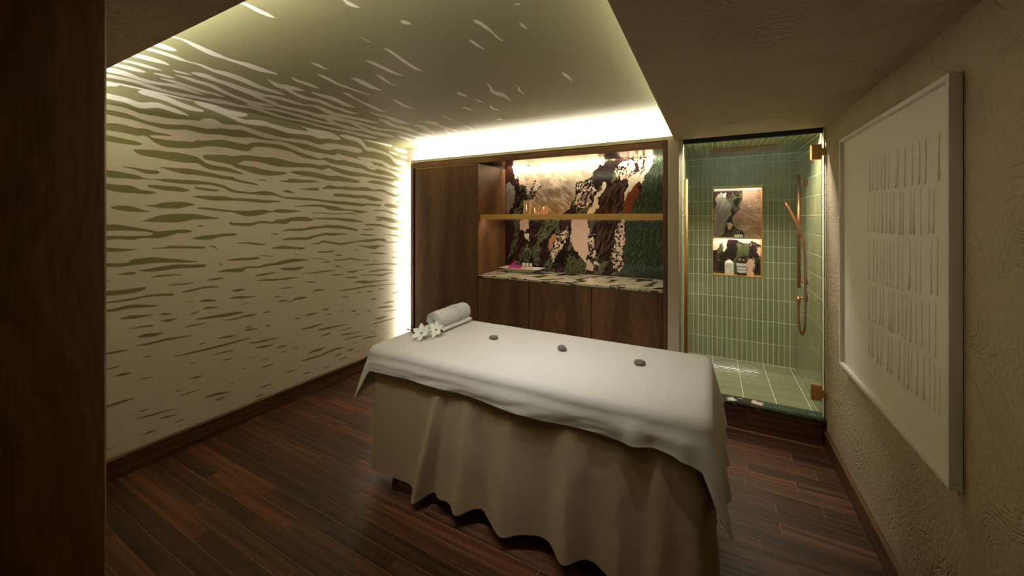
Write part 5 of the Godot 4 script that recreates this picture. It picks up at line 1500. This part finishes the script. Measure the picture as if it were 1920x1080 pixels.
const RELIEF := [[-2400,1837,1675],[-2360,1836,1680],[-2313,1819,1674],[-2264,1827,1680],[-2225,1832,1676],[-2184,1826,1673],[-2113,1754,1673],[-2096,1829,1673],[-2030,1828,1673],[-1969,1830,1674],[-1916,1830,1674],[-1871,1831,1673],[-1777,1832,1674],[-2426,1656,1482],[-2381,1663,1481],[-2342,1664,1483],[-2296,1658,1482],[-2251,1662,1483],[-2205,1662,1484],[-2169,1662,1484],[-2136,1661,1484],[-2077,1657,1485],[-2046,1653,1485],[-1987,1657,1488],[-1956,1657,1489],[-1902,1657,1488],[-1846,1654,1497],[-1813,1654,1498],[-2409,1443,1252],[-2355,1450,1259],[-2316,1448,1258],[-2273,1453,1258],[-2238,1452,1257],[-2199,1451,1257],[-2172,1451,1258],[-2140,1453,1259],[-2094,1454,1265],[-2053,1453,1260],[-1991,1471,1278],[-1942,1468,1274],[-1904,1474,1281],[-1828,1471,1288],[-1790,1482,1290],[-2409,1228,1059],[-2365,1229,1060],[-2329,1233,1063],[-2279,1235,1069],[-2244,1238,1069],[-2180,1238,1071],[-2153,1240,1070],[-2131,1243,1073],[-2087,1243,1084],[-2053,1245,1076],[-2020,1247,1078],[-1982,1247,1077],[-1941,1252,1083],[-1897,1252,1084],[-1840,1254,1086],[-1802,1265,1082],[-2410,1035,890],[-2368,1036,890],[-2305,1038,888],[-2266,1046,893],[-2192,1045,889],[-2160,1046,889],[-2083,1059,891],[-2038,1064,885],[-2001,1063,891],[-1973,1065,892],[-1931,1068,891],[-1882,1062,901],[-1840,1062,892],[-1809,1055,892],[-1779,1056,892]]
const MARBLE_MAIN := [
	["green",-467,2140,-377,2158,-377,942,-807,908,-770,1175,-739,1534,-668,1743,-554,1997],
	["cream",-554,2126,-472,2145,-554,1956,-603,1871,-638,1909,-589,2020],
	["cream",-648,2013,-613,2021,-628,1908,-678,1832,-709,1744,-765,1714,-770,1756,-745,1861,-714,1933],
	["rust",-714,1797,-648,1893,-643,1794,-704,1587,-791,1582,-781,1682,-739,1750],
	["umber",-896,1894,-739,1913,-760,1782,-781,1693,-812,1534,-875,1330,-923,1124,-994,1099,-1071,1205,-1060,1490,-1065,1588,-1032,1725,-961,1837],
	["black",-1127,1876,-1048,2026,-966,2124,-760,2136,-854,2015,-907,1894,-983,1886],
	["cream",-994,1919,-955,1912,-966,1805,-1032,1730,-1065,1594,-1155,1589,-1138,1655,-1065,1742,-1015,1817],
	["beige",-2027,2143,-1206,2158,-961,2151,-972,2108,-1065,2027,-1149,1954,-1264,1909,-1276,1797,-1353,1641,-1431,1579,-1719,1580,-1797,1693,-1863,1820,-1904,1954,-1958,2054],
	["taupe",-1745,1841,-1504,1891,-1371,1885,-1311,1759,-1371,1635,-1443,1579,-1693,1579,-1758,1693],
	["pinkw",-1317,1544,-1144,1544,-1121,1379,-1144,1157,-1166,1084,-1235,1164,-1294,1285,-1329,1431],
	["pinkw",-1121,1136,-1076,1051,-1093,1006,-1161,1018,-1149,1102],
	["moss",-1353,1187,-1276,1151,-1166,1045,-1184,977,-1395,974,-1383,1100],
	["peach",-1535,1382,-1437,1361,-1455,1257,-1541,1191,-1585,1241],
	["pinkw",-1938,1538,-1797,1538,-1824,1436,-1877,1412,-1924,1453],
	["cream",-1884,1387,-1810,1401,-1817,1317,-1870,1321],
	["moss",-2048,1127,-1985,1361,-1985,1538,-1938,1538,-1931,1362,-1978,1191],
	["moss",-1771,1104,-1706,1367,-1629,1538,-1579,1538,-1655,1368,-1719,1118],
	["umber",-2075,1003,-1972,1264,-1863,1328,-1890,1170,-1985,996],
	["black",-1541,988,-1523,1139,-1377,1317,-1389,1009],
	["grey",-2111,1927,-2054,1961,-1985,1909,-1992,1727,-2096,1605,-2139,1637],
	["pinkw",-2020,2155,-1944,2138,-1951,2005,-1992,1995],
	["pinkw",-1944,2029,-1863,2007,-1863,1935,-1931,1931],
	["chips",-1247,1908,-1082,1940,-1060,1829,-1127,1699,-1206,1645,-1276,1685,-1276,1814],
	["chips",-865,2015,-812,2108,-559,2131,-598,2010,-658,2003,-719,1923,-822,1928],
	["chips",-849,1465,-791,1534,-739,1534,-760,1386,-781,1026,-865,1021,-896,1169,-865,1267],
	["chips",-1473,1372,-1353,1459,-1329,1375,-1443,1200,-1529,1081,-1566,1172],
	["chips",-1138,1379,-1071,1380,-1060,1161,-994,1083,-1037,1009,-1093,1138,-1138,1169],
	["maroon",-2139,2151,-2027,2150,-2006,2002,-2096,1951,-2139,1952],
	["maroon",-2139,1538,-1992,1538,-2013,1300,-2082,990,-2139,925]]
const MARBLE_NICHE := [
	["maroon",-15,1876,195,1868,186,1750,149,1751,120,1806,53,1786,29,1644,-15,1600],
	["grey",53,1808,82,1818,130,1757,172,1680,149,1545,101,1381,5,1346,0,1600,34,1682],
	["cream",96,1807,125,1817,130,1762,101,1779],
	["moss",177,1680,237,1770,265,1801,265,1716,242,1641,195,1609],
	["black",214,1733,251,1770,255,1705,232,1652,205,1679],
	["rose",205,1857,483,1867,483,1357,306,1353,251,1438,186,1464,177,1577,251,1641,269,1716,269,1812],
	["pinkw",149,1501,177,1501,167,1404,134,1425],
	["cream",-15,1340,158,1344,101,1217,49,1243,-5,1213],
	["moss",39,1215,82,1315,101,1283,73,1189,44,1171],
	["black",101,1190,139,1284,195,1318,232,1265,205,1141,167,993,49,984],
	["cream",158,1344,483,1352,439,1273,368,1307,296,1278,242,1319],
	["moss",205,1103,232,1222,287,1289,342,1296,342,1227,315,1173,269,1192,232,1115],
	["black",333,1227,359,1291,413,1230,395,1124,359,1175],
	["pinkw",386,1229,413,1261,439,1231,413,1177],
	["pinkw",315,1141,351,1153,377,1081,364,964,315,960],
	["black",377,1123,448,1179,448,970,377,965]]
